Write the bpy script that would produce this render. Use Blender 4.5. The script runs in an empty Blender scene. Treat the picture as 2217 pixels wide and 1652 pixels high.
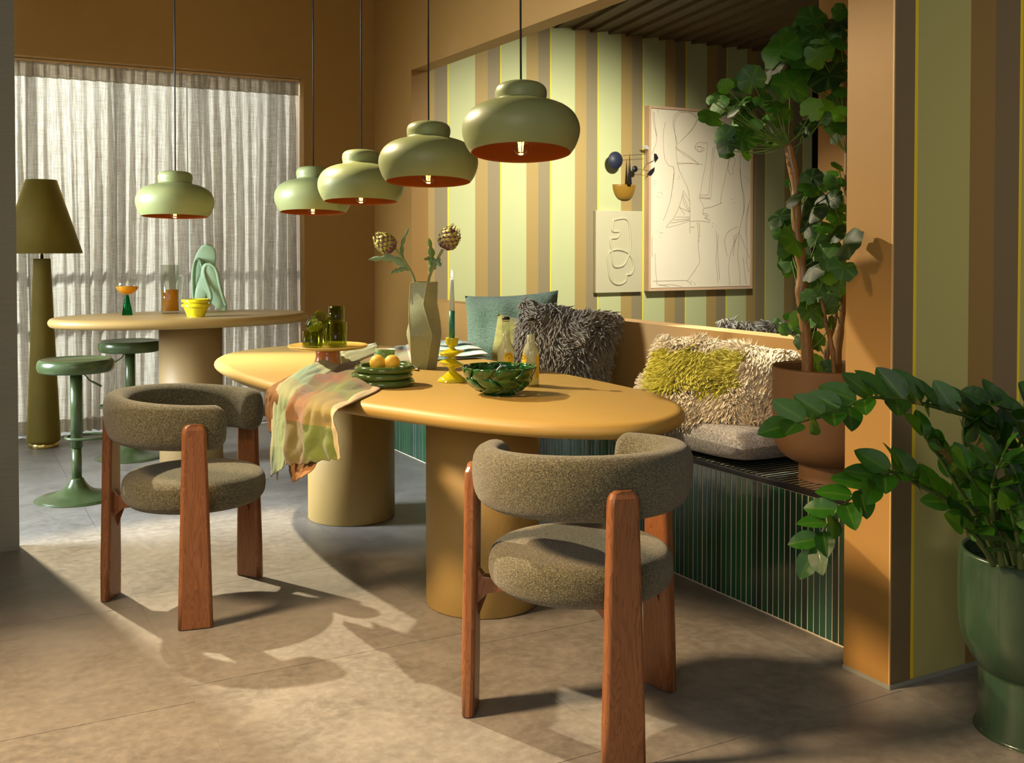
import bpy, bmesh, math, random
from mathutils import Vector, Matrix, noise
random.seed(7)
PI = math.pi
SC = bpy.context.scene
COL = SC.collection
R_ = math.radians

# ------------------------------------------------------------------ camera
CAM = Vector((0, 0, 1.25)); FPX = 2272.0; CX, CY = 1108.0, 586.8
YAW, PIT = R_(28.73), R_(1.27)
cd = bpy.data.cameras.new('camera'); cam = bpy.data.objects.new('camera', cd); COL.objects.link(cam)
cam.location = CAM; cam.rotation_euler = (PI/2-PIT, 0, -YAW)
cd.sensor_width = 36; cd.lens = FPX/2217*36; cd.shift_y = -(826-CY)/2217; cd.clip_start = .02
SC.camera = cam
F_ = Vector((math.sin(YAW)*math.cos(PIT), math.cos(YAW)*math.cos(PIT), -math.sin(PIT)))
RT = Vector((math.cos(YAW), -math.sin(YAW), 0)); UP = RT.cross(F_)
def ray(x, y): return F_ + RT*((x-CX)/FPX) - UP*((y-CY)/FPX)
def at_d(x, y, d): return CAM + ray(x, y)*d            # surveying helpers: a sight line cut by a plane of the room
def at_z(x, y, z): r = ray(x, y); return CAM + r*((z-1.25)/r.z)
def at_y(x, y, Y): r = ray(x, y); return CAM + r*(Y/r.y)
def at_x(x, y, X): r = ray(x, y); return CAM + r*(X/r.x)

# ------------------------------------------------------------------ world, lights, exposure
SC.view_settings.view_transform = 'Standard'; SC.view_settings.look = 'None'
SC.view_settings.exposure = 0.0; SC.view_settings.gamma = 1.0
SC.view_settings.use_curve_mapping = False
wd = bpy.data.worlds.new('world'); SC.world = wd; wd.use_nodes = True
bg = wd.node_tree.nodes['Background']; bg.inputs[0].default_value = (1.0, .97, .92, 1); bg.inputs[1].default_value = .15
def light(kind, name, loc, target, power, color, size=.1, **k):
    ld = bpy.data.lights.new(name, kind); o = bpy.data.objects.new(name, ld); COL.objects.link(o)
    ld.energy = power; ld.color = color
    o.location = loc
    d = Vector(target)-Vector(loc); o.rotation_euler = d.to_track_quat('-Z', 'Y').to_euler()
    if kind == 'AREA':
        ld.size = size
        if 'sp' in k: ld.spread = R_(k['sp'])
        if 'sy' in k: ld.shape = 'RECTANGLE'; ld.size_y = k['sy']
    elif kind == 'SPOT':
        ld.shadow_soft_size = size; ld.spot_size = R_(k.get('angle', 45)); ld.spot_blend = k.get('blend', .3)
    else: ld.shadow_soft_size = size
    return o
# warm track spot over the bar corner (hard key), window daylight from the left, studio fill, niche spots, daylight behind the curtain
light('SPOT', 'key_spot', (.10, 5.75, 3.22), (1.05, 2.55, 0), 1000, (1.0, .82, .56), .035, angle=65, blend=.25)
light('AREA', 'left_daylight', (-2.6, 6.0, 1.9), (1.7, 4.5, .4), 125, (.86, .93, 1.0), 1.6, sy=1.6, sp=74)
light('SPOT', 'floor_spot', (-1.5, 3.1, 2.9), (.70, 2.2, 0), 1250, (1.0, .67, .37), .30, angle=62, blend=.9)
light('AREA', 'front_fill', (-1.6, -1.0, 2.1), (1.5, 4.0, .5), 42, (1.0, .95, .88), 2.0)
light('SPOT', 'niche_wall_spot', (4.45, 5.1, 2.95), (4.35, 7.4, .75), 600, (1.0, .95, .84), .12, angle=100, blend=1.0)
light('SPOT', 'niche_bench_spot', (3.13, 4.25, 2.98), (2.84, 3.34, .85), 700, (1.0, .94, .82), .05, angle=26, blend=.5)
light('SPOT', 'niche_ledge_spot', (3.16, 4.9, 2.98), (2.97, 4.0, .9), 330, (1.0, .94, .82), .05, angle=24, blend=.6)
light('SPOT', 'curtain_backlight', (-.9, 10.2, 2.3), (1.1, 7.6, 1.3), 1500, (.90, .95, 1.0), .10, angle=75, blend=.6)
light('AREA', 'window_daylight', (1.3, 8.9, 1.5), (1.3, 7.6, 1.2), 55, (.92, .96, 1.0), 2.6, sy=2.4)
light('SPOT', 'right_fill', (2.2, -1.6, 2.4), (3.5, 2.1, 1.1), 125, (1.0, .90, .72), .5, angle=50, blend=1.0)
light('SPOT', 'bench_spot', (-.3, 5.2, 2.5), (2.75, 4.55, .95), 22, (1.0, .93, .80), .08, angle=22, blend=.6)
light('SPOT', 'wall_wash_spot', (-.6, 1.6, 2.6), (2.9, 3.9, 2.75), 170, (1.0, .90, .74), .25, angle=30, blend=1.0)

# ------------------------------------------------------------------ helpers: materials
def lin(h):
    h = h.lstrip('#'); o = []
    for i in (0, 2, 4):
        c = int(h[i:i+2], 16)/255; o.append(c/12.92 if c <= .04045 else ((c+.055)/1.055)**2.4)
    return (*o, 1)
MATS = {}
class NT:
    def __init__(s, name):
        s.m = bpy.data.materials.new(name); s.m.use_nodes = True; s.t = s.m.node_tree; s.t.nodes.clear()
        s.out = s.n('ShaderNodeOutputMaterial'); MATS[name] = s.m
    def n(s, ty, **k):
        x = s.t.nodes.new(ty)
        for a, b in k.items(): setattr(x, a, b)
        return x
    def l(s, a, b): s.t.links.new(a, b)
    def coord(s, kind='Object', scale=None, rot=None):
        c = s.n('ShaderNodeTexCoord'); o = c.outputs[kind]
        if scale or rot:
            mp = s.n('ShaderNodeMapping'); s.l(o, mp.inputs[0])
            if scale: mp.inputs['Scale'].default_value = scale
            if rot: mp.inputs['Rotation'].default_value = rot
            o = mp.outputs[0]
        return o
    def noise(s, co, scale, detail=3, rough=.55, dist=0):
        x = s.n('ShaderNodeTexNoise'); s.l(co, x.inputs['Vector']); x.inputs['Scale'].default_value = scale
        x.inputs['Detail'].default_value = detail; x.inputs['Roughness'].default_value = rough; x.inputs['Distortion'].default_value = dist
        return x.outputs['Fac']
    def ramp(s, fac, stops, interp='LINEAR'):
        r = s.n('ShaderNodeValToRGB'); cr = r.color_ramp; cr.interpolation = interp
        while len(cr.elements) < len(stops): cr.elements.new(.5)
        for e, (p, c) in zip(cr.elements, stops): e.position = p; e.color = lin(c) if isinstance(c, str) else c
        s.l(fac, r.inputs[0]); return r.outputs[0]
    def mix(s, fac, a, b, mode='MIX'):
        x = s.n('ShaderNodeMix', data_type='RGBA', blend_type=mode)
        if isinstance(fac, (int, float)): x.inputs[0].default_value = fac
        else: s.l(fac, x.inputs[0])
        for v, i in ((a, 6), (b, 7)):
            if isinstance(v, str): v = lin(v)
            if isinstance(v, tuple): x.inputs[i].default_value = v
            else: s.l(v, x.inputs[i])
        return x.outputs[2]
    def math(s, op, a, b=0):
        x = s.n('ShaderNodeMath', operation=op)
        for v, i in ((a, 0), (b, 1)):
            if isinstance(v, (int, float)): x.inputs[i].default_value = v
            else: s.l(v, x.inputs[i])
        return x.outputs[0]
    def bump(s, h, strength=.3, dist=.002):
        b = s.n('ShaderNodeBump'); b.inputs['Strength'].default_value = strength; b.inputs['Distance'].default_value = dist
        s.l(h, b.inputs['Height']); return b.outputs[0]
    def prin(s, color, rough=.5, bump=None, link=True, **k):
        p = s.n('ShaderNodeBsdfPrincipled')
        if isinstance(color, str): color = lin(color)
        if isinstance(color, tuple): p.inputs['Base Color'].default_value = color
        else: s.l(color, p.inputs['Base Color'])
        if isinstance(rough, (int, float)): p.inputs['Roughness'].default_value = rough
        else: s.l(rough, p.inputs['Roughness'])
        for a, b in k.items():
            a = a.replace('_', ' ')
            if isinstance(b, (int, float, tuple)): p.inputs[a].default_value = b
            else: s.l(b, p.inputs[a])
        if bump: s.l(bump, p.inputs['Normal'])
        if link: s.l(p.outputs[0], s.out.inputs[0])
        return p.outputs[0]
def paint(name, c, c2, rough=.6, bs=400, bstr=.08, nscale=3, **k):
    n = NT(name); co = n.coord()
    n.prin(n.mix(n.noise(co, nscale), c, c2), rough, n.bump(n.noise(co, bs, 2), bstr, .001), **k)
    return n.m
paint('ochre_paint', '#A07838', '#A88040', .62, 260, .10)
paint('ochre_trim', '#C9A468', '#CDA96E', .5)
paint('ceiling_paint', '#5A3C1E', '#604222', .8)
paint('table_lacquer', '#B2924A', '#B89850', .52, 300, .22, 5)
paint('pedestal_paint', '#A68A4C', '#AE9254', .55, 110, .5, 6)
paint('bar_pedestal_paint', '#A08658', '#A88D5E', .5, 110, .5, 6)
paint('bar_lacquer', '#B8985A', '#BE9E60', .42, 220, .25, 5)
paint('pendant_green', '#949C64', '#9CA46C', .42, 500, .25, 9)
paint('pendant_inner', '#7A4410', '#824A14', .5)
paint('stool_green', '#425230', '#465634', .25, 50, .02)
paint('brass', '#C9B06A', '#D2BA76', .25, 60, .02, Metallic=1.0)
paint('yellow_glaze', '#D0C318', '#D8CC22', .12, 40, .02, Coat_Weight=.6)
paint('yellow_bowl_glaze', '#EBDD1E', '#F0E42C', .18, 40, .02, Coat_Weight=.4)
paint('green_glaze_plate', '#48602C', '#50682F', .14, 40, .03, Coat_Weight=.6)
paint('sculpture_green', '#9DBB92', '#ABC7A0', .45, 700, .3, 60)
paint('pot_brown', '#6E5030', '#785A38', .6, 90, .12, 7)
paint('black_metal', '#1B1B1D', '#222226', .45)
paint('disc_blue', '#2A2E3C', '#2E3342', .5)
paint('grey_blade', '#B9B7A8', '#BEBCAD', .5)
paint('caramel_glaze', '#8F6A1E', '#97722A', .25)
paint('relief_plaster', '#BDB58F', '#C2BA95', .7, 300, .15)
paint('frame_wood', '#D2AE86', '#DAB891', .5)
paint('paper', '#F0E3C0', '#F3E7C8', .8)
paint('graphite', '#8A6A5C', '#96776A', .8)
paint('white_cable', '#E8E8E6', '#EEEEEC', .4)
paint('cap_black', '#141414', '#1C1C1C', .3)
paint('label_yellow', '#EFC21E', '#F2C828', .5)
paint('ink', '#3A2A10', '#40300F', .5)
paint('bulb_socket', '#3A2A1A', '#42301E', .4)
paint('baseboard_paint', '#8E8F7E', '#96978A', .5)
paint('grout', '#E0D6B8', '#E6DCC2', .8)
paint('joint_grey', '#A9A59C', '#B0ACA3', .8)
paint('black_trim_and_dark_room', '#1C1A1C', '#222022', .35)
paint('window_frame', '#8A7458', '#907A5E', .5)
paint('soil', '#3A2A1C', '#241A10', .9, 60, .8, 60)
paint('candle_wax_pale', '#DCF0EA', '#E0F2EC', .35)
paint('candle_wax_green', '#2F7F63', '#38886C', .3)


paint('grey_tag', '#8E8A7E', '#E2E0D6', .7)
paint('wood_cream', '#E2C391', '#E8CB9C', .55)

def glass(name, c, rough=.02, ior=1.45):
    n = NT(name); g = n.n('ShaderNodeBsdfGlass'); g.inputs['Color'].default_value = lin(c) if isinstance(c, str) else c
    g.inputs['Roughness'].default_value = rough; g.inputs['IOR'].default_value = ior
    n.l(g.outputs[0], n.out.inputs[0])
glass('clear_glass', '#FAFCFA'); glass('green_glass_stem', '#4FAE78', .05)
def tglass(name, c, refl=.03, gain=.55):                                    # thin-walled tinted glass: see-through tint plus a glossy coat
    n = NT(name); a = n.n('ShaderNodeBsdfTransparent'); a.inputs[0].default_value = lin(c)
    g = n.n('ShaderNodeBsdfGlossy'); g.inputs['Roughness'].default_value = .05
    lw = n.n('ShaderNodeLayerWeight'); lw.inputs[0].default_value = .5; fo = n.math('MULTIPLY', n.math('POWER', lw.outputs['Facing'], 3), gain); fo = n.math('ADD', fo, refl)
    mx = n.n('ShaderNodeMixShader'); n.l(fo, mx.inputs[0]); n.l(a.outputs[0], mx.inputs[1]); n.l(g.outputs[0], mx.inputs[2])
    n.l(mx.outputs[0], n.out.inputs[0])
tglass('tint_green_glass', '#CDD698'); tglass('bulb_glass', '#F8EEDC', .08); tglass('thin_clear', '#F6F8F4', .05, .95)
def m_drink(name, a_, b_, f, kind):
    n = NT(name); a = n.n(kind); a.inputs[0].default_value = lin(a_)
    p = n.prin(b_, .15, link=False)
    mx = n.n('ShaderNodeMixShader'); mx.inputs[0].default_value = f; n.l(a.outputs[0], mx.inputs[1]); n.l(p, mx.inputs[2]); n.l(mx.outputs[0], n.out.inputs[0])
m_drink('lemonade', '#F4F2D2', '#F4F4D4', .55, 'ShaderNodeBsdfTransparent')
m_drink('orange_juice', '#FFC428', '#FFBE22', .5, 'ShaderNodeBsdfTranslucent')
def emit(name, c, s):
    n = NT(name); e = n.n('ShaderNodeEmission'); e.inputs[0].default_value = lin(c); e.inputs[1].default_value = s; n.l(e.outputs[0], n.out.inputs[0])
emit('filament_glow', '#FF9A2E', 60); emit('flame_glow', '#FFD8A0', 9)

def m_floor():
    n = NT('floor_tile'); co = n.coord(); oi = n.n('ShaderNodeObjectInfo')
    geo = n.n('ShaderNodeNewGeometry'); pos = geo.outputs['Position']
    big = n.ramp(n.noise(pos, 3.2, 8, .7, .5), [(.35, '#000000'), (.65, '#FFFFFF')]); fine = n.ramp(n.noise(pos, 30, 8, .72), [(.42, '#000000'), (.68, '#FFFFFF')])
    c = n.mix(big, '#6E6B64', '#8E8B84'); c = n.mix(n.math('MULTIPLY', fine, .35), c, '#ACA89E')
    c = n.mix(n.math('MULTIPLY', oi.outputs['Random'], .25), c, '#848078')
    r = n.math('ADD', .38, n.math('MULTIPLY', fine, .2))
    n.prin(c, r, n.bump(n.noise(pos, 60, 6, .7), .25, .002))
m_floor()
def m_stripes(name, x0, period, pal):
    """wallpaper bands across world x: pal = list of (width, colour)"""
    n = NT(name); geo = n.n('ShaderNodeNewGeometry'); sp = n.n('ShaderNodeSeparateXYZ'); n.l(geo.outputs['Position'], sp.inputs[0])
    t = n.math('FRACT', n.math('DIVIDE', n.math('SUBTRACT', sp.outputs[0], x0-20*period), period))
    st = []; a = 0
    for w, c in pal: st.append((a/period, c)); a += w
    c = n.ramp(t, st, 'CONSTANT')
    mp = n.n('ShaderNodeMapping'); mp.inputs['Scale'].default_value = (1, 1, .12); n.l(geo.outputs['Position'], mp.inputs[0])
    fib = n.noise(mp.outputs[0], 500, 3)
    c = n.mix(n.math('MULTIPLY', fib, .18), c, '#8C8458')
    n.prin(c, .7, n.bump(fib, .12, .001))
m_stripes('striped_wallpaper_dim', 4.401-4.401 + 2.437, .461, [(.011, '#F2D00E'), (.224, '#B4AC68'), (.112, '#8F6E34'), (.114, '#766244')])  # same paper as in the niche; dimmer, warmer light put into its colours
m_stripes('striped_wallpaper_lit', 4.411, .463, [(.012, '#E8DC3A'), (.228, '#C0C58C'), (.112, '#A98E50'), (.111, '#8C7E5C')])  # lit copy of that paper, brighter light put into its colours
def m_wood(name, a, b, c2):
    n = NT(name); co = n.coord('Object', (1, 1, 1))
    mp = n.n('ShaderNodeMapping'); mp.inputs['Scale'].default_value = (9, 9, .9); n.l(co, mp.inputs[0])
    wv = n.noise(mp.outputs[0], 3.2, 2, .5, 1.2)
    rings = n.math('FRACT', n.math('MULTIPLY', wv, 11))
    mp2 = n.n('ShaderNodeMapping'); mp2.inputs['Scale'].default_value = (1, 1, .03); n.l(co, mp2.inputs[0])
    pores = n.noise(mp2.outputs[0], 420, 2)
    c = n.mix(n.math('MULTIPLY', n.math('POWER', rings, 2), .75), a, b); c = n.mix(n.math('MULTIPLY', n.math('POWER', pores, 2), .9), c, c2)
    n.prin(c, .38, n.bump(pores, .12, .001), Coat_Weight=.15)
m_wood('oak_stained', '#9C653C', '#6A3E1E', '#7A4B28'); m_wood('trunk_bark', '#94703F', '#57401F', '#6F5430')
def m_fabric(name, a, b, c3, sc=330, bs=.9):
    n = NT(name); co = n.coord()
    m1 = n.n('ShaderNodeMapping'); m1.inputs['Scale'].default_value = (1, 1, .45); n.l(co, m1.inputs[0])
    m2 = n.n('ShaderNodeMapping'); m2.inputs['Scale'].default_value = (.4, .4, 1); n.l(co, m2.inputs[0])
    w1 = n.noise(m1.outputs[0], sc, 3, .6); w2 = n.noise(m2.outputs[0], sc, 3, .6); w = n.math('ADD', n.math('MULTIPLY', w1, .5), n.math('MULTIPLY', w2, .5))
    c = n.ramp(w, [(.36, a), (.5, b), (.63, c3)])
    n.prin(c, .95, n.bump(w, bs, .004), Sheen_Weight=.25, Sheen_Roughness=.5)
m_fabric('olive_boucle', '#292818', '#56533A', '#8E886A', 460)
m_fabric('grey_melange', '#5F5A53', '#9A948A', '#C8C2B6', 300)
m_fabric('olive_velvet_cushion', '#7F7430', '#968A3E', '#A79B4C', 40, .25)
def m_knit():
    n = NT('green_knit'); co = n.coord()
    wv = n.n('ShaderNodeTexWave', wave_type='BANDS', bands_direction='Z'); n.l(co, wv.inputs['Vector']); wv.inputs['Scale'].default_value = 38; wv.inputs['Distortion'].default_value = 4; wv.inputs['Detail'].default_value = 2; wv.inputs['Detail Scale'].default_value = 3
    v = n.noise(co, 170, 3, .6); h = n.math('ADD', n.math('MULTIPLY', wv.outputs['Fac'], .5), v)
    n.prin(n.ramp(h, [(.35, '#40583A'), (.75, '#6C8460'), (1, '#889C78')]), .95, n.bump(h, .9, .006), Sheen_Weight=.3)
m_knit()
def m_velvet(name, a, b, sheen):
    n = NT(name); co = n.coord(); nz = n.noise(co, 5, 4, .6)
    lw = n.n('ShaderNodeLayerWeight'); lw.inputs[0].default_value = .35
    n.prin(n.mix(nz, a, b), .75, n.bump(n.noise(co, 60, 3), .15, .003), Sheen_Weight=1.0, Sheen_Roughness=.35, Sheen_Tint=lin(sheen))
m_velvet('lamp_velvet', '#5E500E', '#746410', '#D8C84C')
def m_linen():
    n = NT('linen_curtain'); co = n.coord()
    m1 = n.n('ShaderNodeMapping'); m1.inputs['Scale'].default_value = (1, 1, .02); n.l(co, m1.inputs[0])
    m2 = n.n('ShaderNodeMapping'); m2.inputs['Scale'].default_value = (.03, .03, 1); n.l(co, m2.inputs[0])
    a = n.noise(m1.outputs[0], 260, 3, .7); b = n.noise(m2.outputs[0], 260, 3, .7); w = n.math('ADD', n.math('MULTIPLY', a, .66), n.math('MULTIPLY', b, .34))
    c = n.ramp(w, [(.38, '#9A8C78'), (.54, '#D2CABC'), (.7, '#EEEAE2')])
    d = n.n('ShaderNodeBsdfDiffuse'); n.l(c, d.inputs[0]); t = n.n('ShaderNodeBsdfTranslucent'); n.l(c, t.inputs[0])
    bp = n.bump(w, .3, .002); n.l(bp, d.inputs['Normal'])
    mx = n.n('ShaderNodeMixShader'); mx.inputs[0].default_value = .5; n.l(d.outputs[0], mx.inputs[1]); n.l(t.outputs[0], mx.inputs[2])
    n.l(mx.outputs[0], n.out.inputs[0])
m_linen()
def m_greywood():
    n = NT('grey_partition'); co = n.coord(); mp = n.n('ShaderNodeMapping'); mp.inputs['Scale'].default_value = (.04, .04, 1); n.l(co, mp.inputs[0])
    w = n.noise(mp.outputs[0], 190, 4, .7); n.prin(n.mix(w, '#7C7A6C', '#9A9888'), .6, n.bump(w, .3, .002))
m_greywood()
def m_tile(name, cols):
    n = NT(name); oi = n.n('ShaderNodeObjectInfo'); co = n.coord('Object', (1, 1, .15))
    c = n.ramp(oi.outputs['Random'], cols, 'LINEAR'); nz = n.noise(co, 90, 3)
    c = n.mix(n.math('MULTIPLY', nz, .35), c, '#3E5A4E')
    n.prin(c, .12, n.bump(nz, .25, .002), Coat_Weight=.7, Coat_Roughness=.08)
m_tile('glazed_green_tile', [(0, '#0E4026'), (.35, '#155A2C'), (.6, '#245646'), (.85, '#12341F'), (1, '#0C261E')])
m_tile('glazed_black_tile', [(0, '#101410'), (1, '#1A1C18')])
def m_plank():
    n = NT('dark_plank'); co = n.coord('Object', (30, 1.2, 30)); w = n.noise(co, 4, 4, .6)
    n.prin(n.mix(w, '#4A3A24', '#5A472E'), .55, n.bump(w, .2, .002))
m_plank()
def m_leaf(name, a, b, rough, zz=False):
    n = NT(name); oi = n.n('ShaderNodeObjectInfo'); c = n.mix(oi.outputs['Random'], a, b)
    co = n.coord('UV'); nz = n.noise(n.coord(), 60, 3)
    sp = n.n('ShaderNodeSeparateXYZ'); n.l(co, sp.inputs[0])
    vein = n.math('POWER', n.math('ABSOLUTE', n.math('SINE', n.math('MULTIPLY', sp.outputs[0], 17))), 14)
    if zz: vein = n.math('POWER', n.math('SUBTRACT', 1, n.math('ABSOLUTE', n.math('SUBTRACT', n.math('MULTIPLY', sp.outputs[0], 2), 1))), 14)
    c = n.mix(n.math('MULTIPLY', vein, .22), c, '#7DA040')
    p = n.prin(c, rough, n.bump(n.math('ADD', nz, n.math('MULTIPLY', vein, -.5)), .25, .004), link=False, Coat_Weight=.05)
    t = n.n('ShaderNodeBsdfTranslucent'); t.inputs[0].default_value = lin('#6FA020')
    mx = n.n('ShaderNodeMixShader'); mx.inputs[0].default_value = .12; n.l(p, mx.inputs[1]); n.l(t.outputs[0], mx.inputs[2]); n.l(mx.outputs[0], n.out.inputs[0])
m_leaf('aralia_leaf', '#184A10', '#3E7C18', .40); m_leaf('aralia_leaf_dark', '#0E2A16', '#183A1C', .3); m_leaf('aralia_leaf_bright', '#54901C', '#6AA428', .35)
m_leaf('zz_leaf', '#12380C', '#2A5E14', .2, True); m_leaf('artichoke_leaf', '#7A9A3C', '#8FB08C', .6)
paint('stem_green', '#55762E', '#6A8A3C', .45); paint('zz_stem', '#3E5526', '#52602E', .5, 60, .4, 40); paint('artichoke_stem', '#8E9A5C', '#A0A86C', .6)
def m_bract():
    n = NT('artichoke_bract'); co = n.coord('UV'); sp = n.n('ShaderNodeSeparateXYZ'); n.l(co, sp.inputs[0])
    n.prin(n.ramp(sp.outputs[1], [(0, '#7C5A68'), (.4, '#94747A'), (.62, '#B8B040'), (1, '#D8D256')]), .5)
m_bract()
def m_zzpot():
    n = NT('teal_glazed_pot'); co = n.coord('Object', (1, 1, .25)); a = n.noise(co, 14, 6, .7); b = n.noise(n.coord(), 5, 3)
    c = n.mix(a, '#182A22', '#36543F'); c = n.mix(n.math('MULTIPLY', b, .4), c, '#3A4A26')
    n.prin(c, .25, n.bump(a, .35, .004), Coat_Weight=.4)
m_zzpot()
def m_bowl():
    n = NT('emerald_glaze'); nz = n.noise(n.coord(), 45, 4, .7); n.prin(n.ramp(nz, [(.3, '#0C2A0C'), (.55, '#1E5A1C'), (.75, '#2E7428')]), .1, n.bump(nz, .15, .002), Coat_Weight=.8)
m_bowl()
def m_speckle(name, base, spot, sc=110, lo=.62):
    n = NT(name); nz = n.noise(n.coord(), sc, 2, .8); n.prin(n.ramp(nz, [(0, base), (lo, base), (lo+.06, spot)]), .25)
m_speckle('speckled_green', '#8FB06A', '#4A6030', 260, .56); paint('bowl_cream', '#E8D2B8', '#F0DCC4', .3); paint('terracotta_glaze', '#CC7E3C', '#D48A48', .2, Coat_Weight=.5)
paint('stand_ochre', '#E8C46A', '#DDB458', .25, 60, .05, 22, Coat_Weight=.4)
def m_vase():
    n = NT('speckled_vase'); nz = n.noise(n.coord(), 420, 3, .8); n.prin(n.ramp(nz, [(.4, '#8A8C5E'), (.55, '#A9AC84'), (.7, '#BDBF98')]), .35, n.bump(nz, .1, .001), Coat_Weight=.3)
m_vase(); paint('vase_edge', '#C2B878', '#C8BE80', .4)
paint('citrus', '#F0BA30', '#F4C644', .5, 160, .5, 14); paint('lime_green', '#B8C820', '#D8D838', .4, 80, .3, 90)
paint('apple_red', '#B23A34', '#C8903C', .35, 80, .1, 22)
def m_plaid(name, us, vs):
    n = NT(name); co = n.coord('UV'); sp = n.n('ShaderNodeSeparateXYZ'); n.l(co, sp.inputs[0])
    a = n.ramp(sp.outputs[0], us, 'CONSTANT'); b = n.ramp(sp.outputs[1], vs, 'CONSTANT')
    mp = n.n('ShaderNodeMapping'); mp.inputs['Scale'].default_value = (1, 1, 1); n.l(n.coord(), mp.inputs[0]); w = n.noise(mp.outputs[0], 500, 2)
    c = n.mix(.5, a, b); c = n.mix(n.math('MULTIPLY', w, .10), c, '#C9B88C')
    n.prin(c, .9, n.bump(n.noise(n.coord(), 60, 4), .5, .004), Sheen_Weight=.2)
m_plaid('plaid_linen', [(0, '#6A3A16'), (.42, '#64701A'), (.90, '#F0D4A8')],
        [(0, '#6A5C24'), (.22, '#8A4E22'), (.34, '#66722E'), (.46, '#8E6A34'), (.72, '#3E5E08'), (.96, '#4E5A18')])
m_plaid('plaid_green', [(0, '#C8B88C'), (.3, '#9CB084')], [(0, '#7E7038'), (.2, '#B4BA88'), (.36, '#6CA08A'), (.5, '#8A7C40'), (.62, '#709050'), (.84, '#38682A')])
paint('brown_linen', '#7A5428', '#8E6434', .9, 60, .4, 30)
m_plaid('plaid_mint', [(0, '#A8C8B4'), (.3, '#E9C8B4'), (.5, '#8AB8A8'), (.75, '#E8E4D2')], [(0, '#7E9440'), (.35, '#F0E6DC'), (.6, '#9CC4AE'), (.9, '#DDE8D4')])
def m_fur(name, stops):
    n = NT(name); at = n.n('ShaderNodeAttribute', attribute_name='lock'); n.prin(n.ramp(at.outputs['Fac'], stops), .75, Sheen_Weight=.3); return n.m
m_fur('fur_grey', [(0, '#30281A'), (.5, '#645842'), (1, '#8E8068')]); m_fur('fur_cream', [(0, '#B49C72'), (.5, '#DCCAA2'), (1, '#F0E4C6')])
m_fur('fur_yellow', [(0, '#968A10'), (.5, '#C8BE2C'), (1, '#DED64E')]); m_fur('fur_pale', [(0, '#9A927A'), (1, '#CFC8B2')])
paint('cushion_back', '#8A8270', '#928A78', .9)

# ------------------------------------------------------------------ helpers: meshes and objects
class M:
    def __init__(s): s.v = []; s.f = []; s.uv = None; s.mi = []; s.cur = 0
    def add(s, vs, fs):
        o = len(s.v); s.v += [tuple(v) for v in vs]; s.f += [tuple(i+o for i in f) for f in fs]; s.mi += [s.cur]*len(fs); return o
    def box(s, lo, hi, mat=None):
        x0, y0, z0 = lo; x1, y1, z1 = hi
        vs = [Vector(p) for p in ((x0,y0,z0),(x1,y0,z0),(x1,y1,z0),(x0,y1,z0),(x0,y0,z1),(x1,y0,z1),(x1,y1,z1),(x0,y1,z1))]
        if mat: vs = [mat @ v for v in vs]
        s.add(vs, [(3,2,1,0),(4,5,6,7),(0,1,5,4),(1,2,6,5),(2,3,7,6),(3,0,4,7)]); return s
    def lathe(s, prof, seg=48, c=(0, 0, 0), closed=False):
        n = len(prof); vs = []
        for r, z in prof:
            for k in range(seg):
                a = 2*PI*k/seg; vs.append((c[0]+r*math.cos(a), c[1]+r*math.sin(a), c[2]+z))
        fs = []
        for i in range(n-1 if not closed else n):
            j = (i+1) % n
            for k in range(seg):
                l = (k+1) % seg; fs.append((i*seg+k, i*seg+l, j*seg+l, j*seg+k))
        s.add(vs, fs); return s
    def tube(s, pts, rad, seg=8, cap=True):
        pts = [Vector(p) for p in pts]; n = len(pts); rad = rad if isinstance(rad, (list, tuple)) else [rad]*n
        vs = []; nrm = None
        for i, p in enumerate(pts):
            t = (pts[min(i+1, n-1)]-pts[max(i-1, 0)]).normalized()
            if nrm is None: nrm = t.orthogonal().normalized()
            nrm = (nrm - t*nrm.dot(t)).normalized(); b = t.cross(nrm)
            for k in range(seg):
                a = 2*PI*k/seg; vs.append(p+(nrm*math.cos(a)+b*math.sin(a))*rad[i])
        fs = [(i*seg+k, i*seg+(k+1) % seg, (i+1)*seg+(k+1) % seg, (i+1)*seg+k) for i in range(n-1) for k in range(seg)]
        if cap: fs += [tuple(range(seg-1, -1, -1)), tuple((n-1)*seg+k for k in range(seg))]
        s.add(vs, fs); return s
    def extr(s, poly, a, b, f):
        """polygon (u,v) extruded w from a to b; f(u,v,w)->point"""
        n = len(poly); vs = [f(u, v, a) for u, v in poly]+[f(u, v, b) for u, v in poly]
        s.add(vs, [tuple(range(n-1, -1, -1)), tuple(range(n, 2*n))]+[(i, (i+1) % n, n+(i+1) % n, n+i) for i in range(n)]); return s
    def grid(s, fn, nu, nv, uv=True, flip=False):
        o = len(s.v); vs = [fn(i/nu, j/nv) for j in range(nv+1) for i in range(nu+1)]
        fs = []
        for j in range(nv):
            for i in range(nu):
                q = (j*(nu+1)+i, j*(nu+1)+i+1, (j+1)*(nu+1)+i+1, (j+1)*(nu+1)+i)
                fs.append(q[::-1] if flip else q)
        s.add(vs, fs)
        if uv:
            if s.uv is None: s.uv = {}
            for j in range(nv+1):
                for i in range(nu+1): s.uv[o+j*(nu+1)+i] = (i/nu, j/nv)
        return s
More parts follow.
